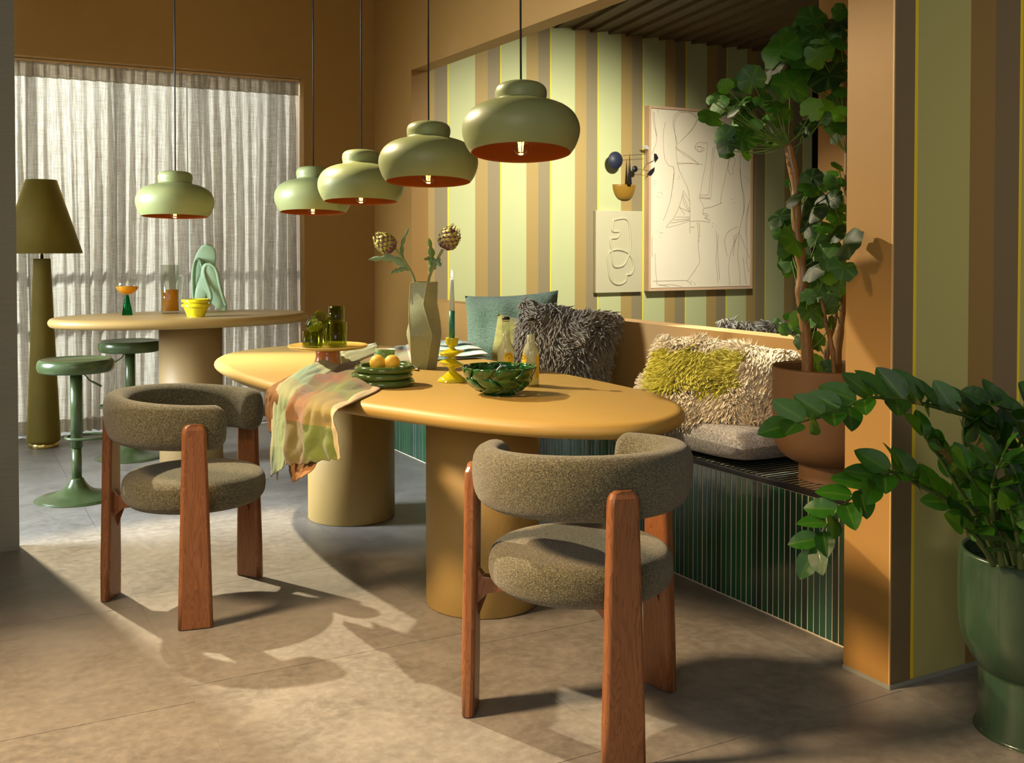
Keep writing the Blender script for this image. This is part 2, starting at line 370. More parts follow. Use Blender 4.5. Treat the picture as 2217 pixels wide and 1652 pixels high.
def mesh(name, m, mats, smooth=True, fix=True):
    me = bpy.data.meshes.new(name); me.from_pydata(m.v, [], m.f)
    mats = mats if isinstance(mats, (list, tuple)) else [mats]
    for x in mats: me.materials.append(MATS[x])
    if len(mats) > 1: me.polygons.foreach_set('material_index', m.mi)
    if m.uv:
        ul = me.uv_layers.new(name='UVMap')
        for lp in me.loops: ul.data[lp.index].uv = m.uv.get(lp.vertex_index, (0, 0))
    if smooth: me.polygons.foreach_set('use_smooth', [True]*len(me.polygons))
    if fix:
        bm = bmesh.new(); bm.from_mesh(me); bmesh.ops.recalc_face_normals(bm, faces=bm.faces); bm.to_mesh(me); bm.free()
    return me
def obj(name, m, mats, parent=None, loc=None, rot=None, smooth=True, bevel=0, label=None, kind=None, subsurf=0, thick=0, autos=None, fix=True):
    me = m if isinstance(m, bpy.types.Mesh) else mesh(name, m, mats, smooth, fix)
    o = bpy.data.objects.new(name, me); COL.objects.link(o)
    if parent: o.parent = parent
    if loc is not None: o.location = loc
    if rot is not None: o.rotation_euler = rot
    if thick: md = o.modifiers.new('s', 'SOLIDIFY'); md.thickness = thick; md.offset = 0
    if bevel: md = o.modifiers.new('b', 'BEVEL'); md.width = bevel; md.segments = 2 if bevel < .01 else 4; md.limit_method = 'ANGLE'; md.angle_limit = R_(40); md.harden_normals = False
    if subsurf: md = o.modifiers.new('u', 'SUBSURF'); md.levels = subsurf; md.render_levels = subsurf
    if label: o['label'] = label
    if kind: o['kind'] = kind
    return o
def thing(name, label, cat, loc=(0, 0, 0), rz=0, group=None):
    o = bpy.data.objects.new(name, None); COL.objects.link(o); o.location = loc; o.rotation_euler = (0, 0, rz); o.empty_display_size = .05
    o['label'] = label; o['category'] = cat
    if group: o['group'] = group
    return o
def tag(o, label, cat, group=None):
    o['label'] = label; o['category'] = cat
    if group: o['group'] = group
    return o
def struct(name, m, mat, parent=None, smooth=False, **k):
    return obj(name, m, mat, parent, smooth=smooth, kind=None if parent else 'structure', **k)
def dup(root, loc, rz, label, group=None):
    r = root.copy(); COL.objects.link(r); r.location = loc; r.rotation_euler = (0, 0, rz); r['label'] = label
    if group: r['group'] = group
    for ch in list(root.children):
        c = ch.copy(); COL.objects.link(c); c.parent = r
        for g in ch.children:
            d = g.copy(); COL.objects.link(d); d.parent = c
    return r
def catmull(pts, n=8, closed=False):
    P = [Vector(p) for p in pts]; out = []; m = len(P)
    for i in range(m if closed else m-1):
        g = lambda k: P[k % m] if closed else P[max(0, min(m-1, k))]
        a, b, c, d = g(i-1), g(i), g(i+1), g(i+2)
        for t in range(n):
            t /= n; out.append(.5*((2*b)+(c-a)*t+(2*a-5*b+4*c-d)*t*t+(3*b-a-3*c+d)*t**3))
    if not closed: out.append(P[-1])
    return out
def smoothprof(pr, n=4): return [(p.x, p.y) for p in catmull([(r, z, 0) for r, z in pr], n)]

# ------------------------------------------------------------------ room shell
X_A, Y_B, Y_N = 2.9, 7.45, 7.40                       # side wall plane, back wall plane, niche wall plane
Z_T, Z_C = 4.0, 3.4
fl = struct('floor', M().box((-4, -2.5, -.05), (9.5, 9.4, -.0025)), 'joint_grey')
tm = None
TW = .8845; G = .0012
tilemesh = mesh('floor_tile', M().box((G, G, -.010), (TW-G, TW-G, 0)), 'floor_tile', False)
for i in range(-5, 8):
    x = .611+i*TW; off = 3.04 if i % 2 == 0 else 2.045
    for j in range(-6, 8):
        y = off+j*TW
        if y > Y_B+.3 or x > 8.5: continue
        if x > 2.4 and y+TW < .8: continue
        obj('tile', tilemesh, None, fl, loc=(x, y, 0))
# back wall with the curtain recess (opening x .1..2.38)
OX0, OX1, OZ = -.6, 2.355, 2.487
wb = M().box((-4, Y_B, 0), (OX0, Y_B+.14, Z_T)).box((OX1, Y_B, 0), (X_A+.13, Y_B+.14, Z_T)).box((OX0, Y_B, OZ), (OX1, Y_B+.14, Z_T))
struct('wall_back', wb, 'ochre_paint')
wa = M().box((X_A, 6.743, 0), (X_A+.126, Y_B, Z_T)).box((X_A, 2.905, 2.482), (X_A+.126, 6.743, Z_T)).box((X_A, 2.24, 0), (X_A+.126, 2.905, Z_T)).box((X_A, 2.905, 0), (X_A+.126, 6.743, .897))
struct('wall_side', wa, 'ochre_paint')
struct('wall_niche', M().box((X_A+.126, Y_N, 0), (7.31, Y_N+.1, 3.3)), 'striped_wallpaper_lit')
struct('wall_niche_end', M().box((8.6, 2.2, 0), (8.7, 8.4, 3.3)), 'black_trim_and_dark_room')  # near-black colour stands in for the darkness of the unlit room
struct('wall_niche_rear', M().box((7.31, 8.3, 0), (8.7, 8.4, 3.3)), 'black_trim_and_dark_room')  # same near-black, painted darkness past the end of the striped wall
wr = M(); wr.box((2.352, 2.069, 0), (7.0, 2.24, Z_T))
wo = obj('wall_right', wr, ['ochre_paint', 'striped_wallpaper_dim'], smooth=False, kind='structure')
for p in wo.data.polygons:
    if p.normal.y < -.5: p.material_index = 1
    else: p.material_index = 0
struct('trim_1', M().box((2.350, 2.0665, 0), (2.3545, 2.071, Z_T)), 'ochre_trim')
struct('baseboard_right', M().box((2.3485, 2.0635, 0), (7.0, 2.069, .012)).box((2.3485, 2.069, 0), (2.352, 2.24, .012)), 'baseboard_paint')
struct('wall_partition', M().box((-2.3, 4.768, 0), (.288, 4.84, 3.3)), 'grey_partition')
struct('ceiling', M().box((-1.2, 1.4, Z_C), (X_A, Y_B, Z_C+.06)), 'ceiling_paint')
# dark boarded ceiling of the niche: boards run 11 degrees off the wall
cn = struct('ceiling_niche', M().box((X_A+.126, 2.24, 3.09), (8.6, 8.3, 3.15)), 'dark_plank')
bm_ = mesh('ceiling_board', M().extr([(-.085, 0), (.085, .028), (.085, .034), (-.085, .034)], -3.9, 3.9, lambda u, v, w: (u, w, v)), 'dark_plank', False)
an = R_(10.9)
for k in range(-16, 17):
    c = Vector((5.55, 5.35))+Vector((math.cos(an), math.sin(an)*-1))*(k*.172)
    obj('ceiling_board', bm_, None, cn, loc=(c.x, c.y, 3.045), rot=(0, 0, -an))
# clip strip where boards meet the striped wall
# window behind the curtain
w1 = thing('window_1', '', 'window'); del w1['label']; del w1['category']; w1['kind'] = 'structure'
m = M().box((-.6, 7.80, 0), (2.38, 7.86, .08)).box((-.6, 7.80, 2.44), (2.38, 7.86, 2.52)).box((-.6, 7.80, .08), (-.53, 7.86, 2.44)).box((2.31, 7.80, .08), (2.38, 7.86, 2.44))
obj('window_frame', m, 'window_frame', w1, smooth=False)
for x in (.38, .86, 1.36, 1.84): obj('window_mullion', M().box((x, 7.81, .08), (x+.04, 7.85, 2.44)), 'window_frame', w1, smooth=False)
for z in (.86, 1.17): obj('window_transom', M().box((-.53, 7.81, z-.02), (2.31, 7.85, z+.02)), 'window_frame', w1, smooth=False)
obj('window_pane', M().box((-.53, 7.828, .08), (2.31, 7.832, 2.44)), 'thin_clear', w1, smooth=False)

# ------------------------------------------------------------------ bench with kit tiles
bx = 2.47; by0, by1 = 2.241, 6.75
ben = thing('tiled_bench', 'long built-in bench with dark green glazed vertical tile front along the ochre wall', 'bench', (bx, by0, 0))
obj('bench_core', M().box((.0022, 0, 0), (X_A-bx-.001, by1-by0, .4634)), 'grout', ben, smooth=False)
obj('edge_trim', M().box((-.004, 0, .447), (.012, by1-by0, .466)), 'black_trim_and_dark_room', ben, smooth=False, bevel=.002)
TP = .0268; nt = int((by1-by0)/TP)
ft = M().box((0, .0026, .006), (.012, TP-.0026, .444)); ftm = mesh('front_tile', ft, 'glazed_green_tile', False)
tt = M().box((.014, .0026, .4555), (X_A-bx-.002, TP-.0026, .464)); ttm = mesh('top_tile', tt, 'glazed_black_tile', False)
bmod = []
for k in range(nt):
    o = obj('front_tile', ftm, None, ben, loc=(random.uniform(-.0006, .0006), k*TP, 0)); o.rotation_euler = (0, 0, random.uniform(-.03, .03))
    obj('top_tile', ttm, None, ben, loc=(0, k*TP, random.uniform(-.0004, .0004)))

# ------------------------------------------------------------------ curtains
def curtain(x0, x1, seed, label, label2):
    rnd = random.Random(seed); ph = [rnd.uniform(0, 6.28) for _ in range(8)]; n = max(6, int(round((x1-x0)/.078)))
    top, band = 2.468, 2.372
    def fold(x, z):
        t = (2.4-z)/2.4; u = (x-x0)/(x1-x0)*n
        u += .45*math.sin(u*.55+ph[0]+t*1.3)*t + .25*math.sin(u*1.7+ph[1]-t*2.1)*t
        a = .010+.030*min(1, t*2.5)
        return a*math.sin(u*2*PI)*(.75+.35*math.sin(u*.9+ph[2]+t)) + .012*math.sin(u*.8*PI+ph[3]+2*t)*t + .006*math.sin(u*5.1*PI+ph[4]+3*t)*min(1, t*3)
    r = thing('curtain', label, 'curtain', (x0, 7.56, 0))
    nx = n*16
    obj('curtain_cloth', M().grid(lambda u, v: ((x1-x0)*u, fold(x0+(x1-x0)*u, .018+(band-.018)*v), .018+(band-.018)*v), nx, 40, False), 'linen_curtain', r, label='translucent beige linen falling in loose folds')
    def hd(u, v):
        z = band-.004+(top-band+.004)*v; x = (x1-x0)*u; w = (u*n) % 1
        pinch = math.exp(-((w-.5)/.07)**2)
        return (x, fold(x0+x, band)*(.5)-.010-.020*pinch*(.6+.4*v)+.008*math.sin(2*PI*w*1), z)
    obj('pleated_header', M().grid(hd, nx, 6, False), 'linen_curtain', r, thick=.003, label='stiff pinch pleated heading band')
    obj('hem', M().grid(lambda u, v: ((x1-x0)*u, fold(x0+(x1-x0)*u, .1)-.003, .018+.085*v), nx, 3, False), 'linen_curtain', r)
    return r
curtain(-.5, 1.545, 3, 'left linen curtain, hanging behind the velvet lamp and the bar stools', '')
curtain(1.552, 2.345, 11, 'right linen curtain, ending beside the ochre wall pier', '')
rail = obj('curtain_rail', M().box((-.5, 7.545, 2.469), (2.35, 7.575, 2.484)), 'ochre_trim', smooth=False)
tag(rail, 'slim curtain rail in the recess above the pleated linen curtains', 'rail')
cb = M().tube(catmull([(1.0, 7.42, .006), (1.35, 7.43, .006), (1.6, 7.30, .006), (1.75, 7.42, .006), (2.0, 7.36, .006), (2.3, 7.40, .006), (2.6, 7.36, .006)], 10), .005, 6)
tag(obj('power_cable', cb, 'white_cable'), 'thin white cable lying on the floor below the curtain hem', 'cable')

# ------------------------------------------------------------------ dining table
OUT = [(1.069,4.25),(1.082,4.65),(1.125,4.92),(1.26,5.17),(1.49,5.34),(1.76,5.37),(1.98,5.24),(2.13,4.94),(2.20,4.5),(2.238,4.0),(2.247,3.4),(2.225,3.0),(2.143,2.75),(2.0,2.57),(1.79,2.485),(1.575,2.60),(1.41,2.82),(1.285,3.10),(1.19,3.36),(1.11,3.80)]
def slab(outline, zt, th, c, rnd):
    pts = [p.to_2d() for p in catmull([(x, y, 0) for x, y in outline], 8, True)]; c = Vector(c)
    n = len(pts); m = M(); prof = [(0, -th+.018, 1)]
    prof = []
    for k in range(9):
        a = -PI/2+PI*k/8; prof.append((math.cos(a)*rnd-rnd, math.sin(a)*th/2-th/2))
    rings = []
    for d, z in prof:
        ring = []
        for i in range(n):
            t = (pts[(i+1) % n]-pts[i-1]).normalized(); nr = Vector((t.y, -t.x))
            if nr.dot(pts[i]-c) < 0: nr = -nr
            q = pts[i]+nr*d; ring.append((q.x-c.x, q.y-c.y, z))
        rings.append(ring)
    vs = [p for r in rings for p in r]; fs = []
    for j in range(len(rings)-1):
        for i in range(n): fs.append((j*n+i, j*n+(i+1) % n, (j+1)*n+(i+1) % n, (j+1)*n+i))
    for j in (0, len(rings)-1):
        vs.append((0, 0, rings[j][0][2])); k = len(vs)-1
        for i in range(n): fs.append((j*n+i, j*n+(i+1) % n, k))
    m.add(vs, fs); return m
TZ = .74
t = thing('dining_table', 'large pebble-shaped mustard lacquered dining table on two thick round pedestals', 'table', (1.685, 3.96, 0))
obj('tabletop', slab(OUT, TZ, .05, (1.685, 3.96), .03), 'table_lacquer', t, loc=(0, 0, TZ))
for y in (3.29, 4.63): obj('pedestal', M().lathe([(0, .001), (.196, .001), (.2, .006), (.2, TZ-.049), (0, TZ-.049)], 72), 'pedestal_paint', t, loc=(0.0, y-3.96, 0))
# ------------------------------------------------------------------ bar table
BZ = .86
bo = [(.735*math.cos(a)*1.0, .44*math.sin(a)) for a in [2*PI*k/16 for k in range(16)]]
t = thing('bar_table', 'raised oval tan table on one round pedestal in front of the linen curtains', 'table', (1.265, 6.29, 0), 0)
obj('tabletop', slab(bo, BZ, .055, (0, 0), .032), 'bar_lacquer', t, loc=(0, 0, BZ))
obj('pedestal', M().lathe([(0, .001), (.175, .001), (.178, .006), (.178, BZ-.054), (0, BZ-.054)], 64), 'bar_pedestal_paint', t, loc=(.03, -.03, 0))

# ------------------------------------------------------------------ armchairs
def make_chair(label, loc, rz):
    r = thing('armchair', label, 'chair', loc, rz, 'boucle armchairs at the dining table')
    # seat: round cushion
    pr = smoothprof([(0, .352), (.19, .352), (.226, .360), (.243, .382), (.245, .42), (.234, .447), (.20, .461), (.10, .467), (0, .468)], 4)
    obj('seat', M().lathe(pr, 56, (.01, 0, 0)), 'olive_boucle', r)
    # backrest: horseshoe band open towards +x
    A = R_(138); rc, hh, tt = .247, .083, .044
    def band(u, v):
        a = -A+2*A*u; e = 1-(abs(u-.5)*2)**1; tip = min(1, max(0, (1-abs(u-.5)*2))/.07); k = math.sqrt(max(0, 1-(1-tip)**2))
        q = 2*PI*v; cx = math.copysign(abs(math.cos(q))**.8, math.cos(q)); sx = math.copysign(abs(math.sin(q))**.75, math.sin(q))
        back = math.cos(a)                    # 1 at the back, <0 towards the arm tips
        zc = .652+.010*back; rr = rc+cx*tt*k+sx*(.010)*(.5+.5*back)
        h = hh*(.94+.06*back)*(.15+.85*k)
        return (-rr*math.cos(a)*1.0, rr*math.sin(a), zc+sx*h)
    obj('backrest', M().grid(band, 96, 24, False), 'olive_boucle', r)
    # three plank legs with curved brackets
    for ang, lab in ((180, 'rear'), (67, ''), (-67, '')):
        a = R_(ang); er = Vector((math.cos(a), math.sin(a), 0)); et = Vector((-math.sin(a), math.cos(a), 0))
        m = M(); prof = [(.300, .0, .056), (.299, .12, .053), (.297, .30, .048), (.295, .46, .044), (.294, .56, .041), (.293, .63, .0395), (.293, .650, .0375), (.293, .662, .032), (.293, .668, .022)]
        secs = []
        for rr, z, hw in prof:
            th = .018 if z < .66 else .013
            if z == 0: th = .016
            c = 8; sec = []
            for sx, sy in ((-1, -1), (1, -1), (1, 1), (-1, 1)):
                for q in range(3):
                    aa = R_({(-1, -1): 180, (1, -1): 270, (1, 1): 0, (-1, 1): 90}[(sx, sy)]+45*q); rd = .011
                    sec.append(er*(rr+sx*(th-rd)+rd*math.cos(aa))+et*(sy*(hw-rd)+rd*math.sin(aa))+Vector((0, 0, z)))
            secs.append(sec)
        n = 12; vs = [p for s_ in secs for p in s_]
        fs = [(j*n+i, j*n+(i+1) % n, (j+1)*n+(i+1) % n, (j+1)*n+i) for j in range(len(secs)-1) for i in range(n)]+[tuple(range(n-1, -1, -1)), tuple((len(secs)-1)*n+i for i in range(n))]
        m.add(vs, fs)
        me = mesh('leg', m, 'oak_stained', False); o = obj('leg', me, None, r)
        for p in me.polygons: p.use_smooth = abs(p.normal.z) < .5 and min(abs(p.normal.dot(er)), abs(p.normal.dot(et))) > .1
        poly = [(.292, .23), (.292, .44), (.284, .44), (.284, .395), (.262, .366), (.16, .354), (.02, .352), (.02, .326), (.17, .330), (.25, .320), (.288, .285), (.298, .235)]
        m = M().extr(poly, -.016, .016, lambda u, v, w: er*u+et*w+Vector((0, 0, v)))
        obj('bracket', m, 'oak_stained', r, smooth=False, bevel=.006)
        obj('foot_glide', M().lathe([(0, 0), (.012, 0), (.012, .004), (0, .004)], 12), 'black_metal', r, loc=er*.300+Vector((0, 0, -.0035)))
    return r
ch = make_chair('boucle armchair with its back to the bar stools, beside the hanging plaid cloth', (.785, 3.795, .0035), R_(-33))
dup(ch, (1.497, 2.345, .0035), R_(77), 'boucle armchair nearest the camera at the near end of the dining table')

# ------------------------------------------------------------------ bar stools
def make_stool(label, loc, rz):
    r = thing('bar_stool', label, 'stool', loc, rz, 'green bar stools')
    pr = smoothprof([(0, .682), (.10, .684), (.145, .692), (.162, .698), (.176, .688), (.181, .665), (.176, .642), (.166, .634), (.150, .634), (.05, .636), (0, .636)], 5)
    obj('seat', M().lathe(pr, 64), 'stool_green', r)
    obj('upper_column', M().lathe([(0, .255), (.0285, .255), (.0285, .636), (0, .636)], 28), 'stool_green', r)
    obj('lower_column', M().lathe([(0, .09), (.0235, .09), (.0235, .256), (0, .256)], 28), 'stool_green', r)
    pb = smoothprof([(0, 0), (.184, 0), (.188, .006), (.176, .012), (.11, .028), (.065, .052), (.040, .082), (.028, .102), (0, .104)], 5)
    obj('base', M().lathe(pb, 64), 'stool_green', r)
    path = [(.0, -.045, .305)] + [(.02+.10*math.cos(a)+.055, .06*math.sin(a)*1.25, .305) for a in [R_(-80+160*k/14) for k in range(15)]]+[(0, .045, .305)]
    path = [(-.045*math.cos(a)*1.0, .045*math.sin(a)*1.6, .305) for a in [R_(90-0*k) for k in range(1)]]+[]
    fr = [(.155*0+.075+.11*math.cos(a) if math.cos(a) > -.2 else .055+.11*math.cos(a)*1.0, .072*math.sin(a), .305) for a in [2*PI*k/40 for k in range(41)]]
    obj('footrest', M().tube([(.065+.115*math.cos(a), .078*(abs(math.sin(a))**.8)*math.copysign(1, math.sin(a)), .305) for a in [2*PI*k/44 for k in range(45)]], .0075, 8, False), 'stool_green', r)
    obj('height_lever', M().tube([(.02, -.02, .632), (.045, -.03, .615), (.062, -.036, .592), (.085, -.046, .58), (.118, -.058, .562)], [.003, .003, .004, .0055, .0055], 8), 'stool_green', r)
    return r
st = make_stool('green metal bar stool, front one, closest to the grey partition', (.602, 5.614, 0), R_(-8))
dup(st, (1.003, 6.566, 0), R_(150), 'green metal bar stool, rear one, half hidden behind the bar table pedestal')

# ------------------------------------------------------------------ floor lamp
r = thing('floor_lamp', 'tall olive velvet floor lamp with cone shade and conical body by the curtain', 'lamp', (.577, 7.17, 0))
obj('base_ring', M().lathe([(0, 0), (.086, 0), (.088, .004), (.088, .034), (0, .034)], 48), 'brass', r)
obj('body', M().lathe([(0, .034), (.090, .034), (.0985, .040), (.099, .05), (.0505, 1.175), (.049, 1.182), (0, 1.183)], 64), 'lamp_velvet', r)
obj('stem', M().lathe([(0, 1.18), (.010, 1.18), (.010, 1.30), (0, 1.30)], 16), 'brass', r)
obj('shade', M().lathe([(.236, 1.215), (.239, 1.216), (.0905, 1.674), (.0875, 1.674), (.236, 1.215)], 80), 'lamp_velvet', r)
obj('shade_ring', M().lathe([(.090, 1.655), (.0, 1.655), (0, 1.652), (.090, 1.652)], 32), 'brass', r)
obj('bulb', M().lathe([(0, 1.30)]+[(.03*math.sin(PI*k/12), 1.33-.03*math.cos(PI*k/12)) for k in range(1, 12)]+[(0, 1.36)], 16), 'bulb_glass', r)

# ------------------------------------------------------------------ pendants
def make_pendant(label, x, y, z, tilt):
    r = thing('pendant_lamp', label, 'lamp', (x, y, z), 0, 'mushroom pendants')
    pr = [(.162, 0), (.176, .020), (.188, .05), (.1915, .075), (.187, .10), (.173, .125), (.150, .144), (.118, .157), (.090, .163), (.0815, .170), (.0825, .180), (.0845, .195), (.0815, .211), (.070, .2225), (.050, .227), (.02, .229), (.006, .229)]
    obj('shade', M().lathe(smoothprof(pr, 3), 88), 'pendant_green', r)
    ip = [(.162, 0), (.160, .001), (.174, .021), (.186, .05), (.1895, .075), (.185, .10), (.171, .123), (.148, .142), (.115, .155), (.03, .160), (0, .160)]
    obj('inner_lining', M().lathe(smoothprof(ip, 2), 64), 'pendant_inner', r)
    rot = Matrix.Rotation(-tilt, 4, RT); L = Z_C-z-.229; ofs = rot @ Vector((0, 0, .226))
    obj('cord', M().tube([ofs, (ofs.x+.004*random.uniform(-1, 1), ofs.y, .226+L*.4), (ofs.x, ofs.y, .229+L)], .0035, 8), 'black_metal', r)
    obj('socket', M().lathe([(0, .05), (.016, .05), (.018, .10), (.018, .16), (0, .16)], 20), 'bulb_socket', r)
    b = obj('bulb', M().lathe([(0, -.008)]+[(.026*math.sin(PI*k/14), .018-.026*math.cos(PI*k/14)) for k in range(1, 12)]+[(.014, .05), (.014, .056)], 24), 'bulb_glass', r)
    f = M()
    for k in range(5):
        a = 2*PI*k/5; f.tube([(.006*math.cos(a), .006*math.sin(a), .004), (.010*math.cos(a+.4), .010*math.sin(a+.4), .038)], .0012, 5)
    obj('filament', f, 'filament_glow', b)
    for c_ in r.children:
        if c_.name.split('.')[0] in ('shade', 'inner_lining', 'socket', 'bulb'): c_.rotation_euler = rot.to_euler()
    return r
PD = [(1.66, 2.968, 1.557, 'nearest pendant of the row, top right, hanging before the striped wall'), (1.66, 3.697, 1.504, 'second pendant from the camera, left of the nearest one'),
      (1.66, 4.428, 1.456, 'third pendant from the camera, with the artichokes below'), (1.66, 5.11, 1.428, 'farthest pendant over the dining table, partly behind the third'),
      (1.057, 5.47, 1.408, 'single green pendant over the bar table, hanging before the curtain')]
first = None
for (x, y, z, lb), tl_ in zip(PD, (7.0, 4.6, 3.4, 3.8, 2.8)):
    lb = 'sage green mushroom shaped ' + lb
    first = make_pendant(lb, x, y, z, R_(tl_))
    ld = bpy.data.lights.new('bulb_light', 'POINT'); ld.energy = .4; ld.color = (1, .62, .28); ld.shadow_soft_size = .02
    lo = bpy.data.objects.new('bulb_light', ld); COL.objects.link(lo); lo.location = (x, y, z+.004-.02)

# ------------------------------------------------------------------ things on the bar table
def on(px, py, z): return at_z(px, py, z)
g = on(275, 682, BZ); r = thing('goblet', 'round wine goblet of orange juice on a green cone foot on the bar table', 'glass', g)
obj('foot', M().lathe([(0, 0), (.029, 0), (.0295, .003), (.010, .112), (.009, .116), (0, .116)], 32), 'green_glass_stem', r)
bp = [(.0, .116)]+[(.064*math.sin(a), .172-.056*math.cos(a)) for a in [R_(12+10*k) for k in range(13)]]
obj('bowl', M().lathe(bp, 48), 'thin_clear', r)
jp = [(0, .119)]+[(.062*math.sin(a), .172-.053*math.cos(a)) for a in [R_(12+8*k) for k in range(10)]]+[(0, .172-.053*math.cos(R_(84)))]
obj('juice', M().lathe(jp, 48), 'orange_juice', r)
g = on(368, 678, BZ); r = thing('glass_jug', 'tall straight glass jug half full of orange juice with curled handle', 'jug', g, R_(-28))
obj('jug_body', M().lathe([(0, 0), (.050, 0), (.052, .004), (.052, .288), (.0495, .288), (.0495, .014), (0, .014)], 48), 'thin_clear', r)
obj('juice', M().lathe([(0, .015), (.049, .015), (.049, .140), (0, .140)], 48), 'orange_juice', r)
obj('handle', M().tube(catmull([(.044, .0, .20), (.058, 0, .225), (.072, 0, .222), (.078, 0, .19), (.070, 0, .12), (.062, 0, .075), (.050, 0, .065)], 6), .0055, 8), 'clear_glass', r)
for k, (py, lb) in enumerate(((686, 'lower of two nested bright yellow flared bowls on the bar table'), (686, 'upper of two nested bright yellow flared bowls on the bar table'))):
    g = on(424, py, BZ)+Vector((0, 0, .026*k))
    pr = smoothprof([(0, 0), (.044, 0), (.048, .004), (.066, .050), (.068, .054), (.078, .058), (.080, .066), (.076, .073), (.068, .074), (.060, .060), (.044, .012), (0, .010)], 3)
    tag(obj('yellow_bowl', M().lathe(pr, 48), 'yellow_bowl_glaze', loc=g), lb, 'bowl', 'nested yellow bowls')
# folded green ceramic sculpture: three looping petals
g = on(455, 672, BZ); s_ = 1/370.
r = thing('sculpture', 'pale green ceramic sculpture of tall folded loops at the back of the bar table', 'sculpture', g)
def petal(spine, w, tilt, name='petal'):
    pts = catmull(spine, 8); n = len(pts); m = M()
    def fn(u, v):
        i = v*(n-1); i0 = min(int(i), n-2); f = i-i0; p = pts[i0].lerp(pts[i0+1], f); t_ = (pts[min(i0+1, n-1)]-pts[max(i0-1, 0)]).normalized()
        side = Vector((tilt[0], tilt[1], tilt[2])); side = (side-t_*side.dot(t_)).normalized(); nr = side.cross(t_)
        ww = w(v); a = 2*PI*u
        return p+side*(ww*math.cos(a))+nr*(.010*math.sin(a))
    m.grid(fn, 24, 40, False); return m
C1 = lambda x, y, d=0: (RT*((x-455)*s_)+Vector((0, 0, (672-y)*s_))+Vector((F_.x, F_.y, 0))*d)
bell = lambda a, b, c: (lambda v: max(.002, a*math.sin(PI*min(1, max(0, v)))**b + c*min(1, v*20)*min(1, (1-v)*20)))
obj('tall_loop', petal([C1(424, 670, .03), C1(428, 620, .035), C1(436, 575, .03), C1(446, 540, .02), C1(448, 520, .0)], bell(.062, .55, .008), RT), 'sculpture_green', r)
obj('left_loop', petal([C1(419, 668, 0), C1(418, 620, -.01), C1(420, 580, -.02), C1(426, 556, -.02), C1(436, 560, -.01), C1(440, 600, .0), C1(428, 650, .02), C1(424, 668, .03)], bell(.010, .5, .016), (F_.x, F_.y, 0)), 'sculpture_green', r)
obj('centre_loop', petal([C1(428, 670, -.02), C1(436, 630, -.02), C1(446, 590, -.01), C1(456, 568, -.02)], bell(.03, .8, .012), RT), 'sculpture_green', r)
obj('right_loop', petal([C1(490, 672, 0), C1(478, 655, -.005), C1(464, 630, -.02), C1(456, 600, -.035), C1(454, 575, -.04), C1(458, 566, -.04)], bell(.045, .7, .008), RT), 'sculpture_green', r)
obj('front_rib', petal([C1(445, 668, -.05), C1(458, 655, -.055), C1(462, 635, -.055), C1(450, 600, -.055), C1(446, 580, -.05), C1(452, 567, -.045), C1(464, 568, -.045), C1(474, 582, -.04), C1(482, 620, -.035), C1(492, 660, -.02)], bell(.0, .5, .009), (F_.x, F_.y, 0)), 'sculpture_green', r)

# ------------------------------------------------------------------ things on the dining table
g = on(710, 800, TZ); r = thing('cake_stand', 'footed cake stand with mustard plate and terracotta foot carrying green glasses', 'cake stand', g)
PZ = .098
obj('foot', M().lathe(smoothprof([(0, 0), (.064, 0), (.067, .004), (.060, .02), (.052, .055), (.047, .088), (0, .088)], 3), 48), 'terracotta_glaze', r)
obj('plate', M().lathe(smoothprof([(0, .084), (.06, .085), (.13, .088), (.158, .093), (.166, .099), (.165, .104), (.155, .103), (.13, .099), (0, PZ)], 3), 72), 'stand_ochre', r)
pz = TZ+PZ
def tumbler(px, py, rad, h, label, name='tumbler', rot=None, z=pz, extra=None, loc=None):
    g = loc if loc is not None else at_z(px, py, z)
    m = M().lathe([(0, .001), (rad*.96, .001), (rad, .004), (rad, h), (rad-.0022, h), (rad-.0022, .009), (0, .009)], 40)
    o = obj(name, m, 'tint_green_glass', loc=g, rot=rot); tag(o, label, 'glass', 'green glassware on the cake stand'); return o
tumbler(676, 753, .041, .069, 'short green glass tumbler at the front left of the cake stand')
tumbler(688, 748, .037, .069, 'green tumbler partly hidden behind the front left tumbler')
tumbler(728, 750, .0435, .102, 'wide green glass carafe base on the cake stand', 'carafe')
gz = at_z(728, 750, pz)+Vector((0, 0, .102))
tumbler(0, 0, .033, .066, 'small green tumbler standing on top of the wide green carafe', loc=gz)
gl = at_z(676, 753, pz)+Vector((.012, .028, .078))
tl = tumbler(0, 0, .040, .07, 'green tumbler lying tilted on the others with lime wedges inside', rot=(R_(48), R_(12), R_(20)), loc=gl)
lm = M()
for k in range(3):
    a = k*2.1; lm.lathe([(0, -.014), (.010, -.011), (.015, 0), (.010, .011), (0, .014)], 14, (.012*math.cos(a), .012*math.sin(a), .026))
lw = obj('lime_wedges', lm, 'lime_green', loc=gl, rot=(R_(48), R_(12), R_(20))); tag(lw, 'lime pieces inside the tilted green tumbler', 'lime')

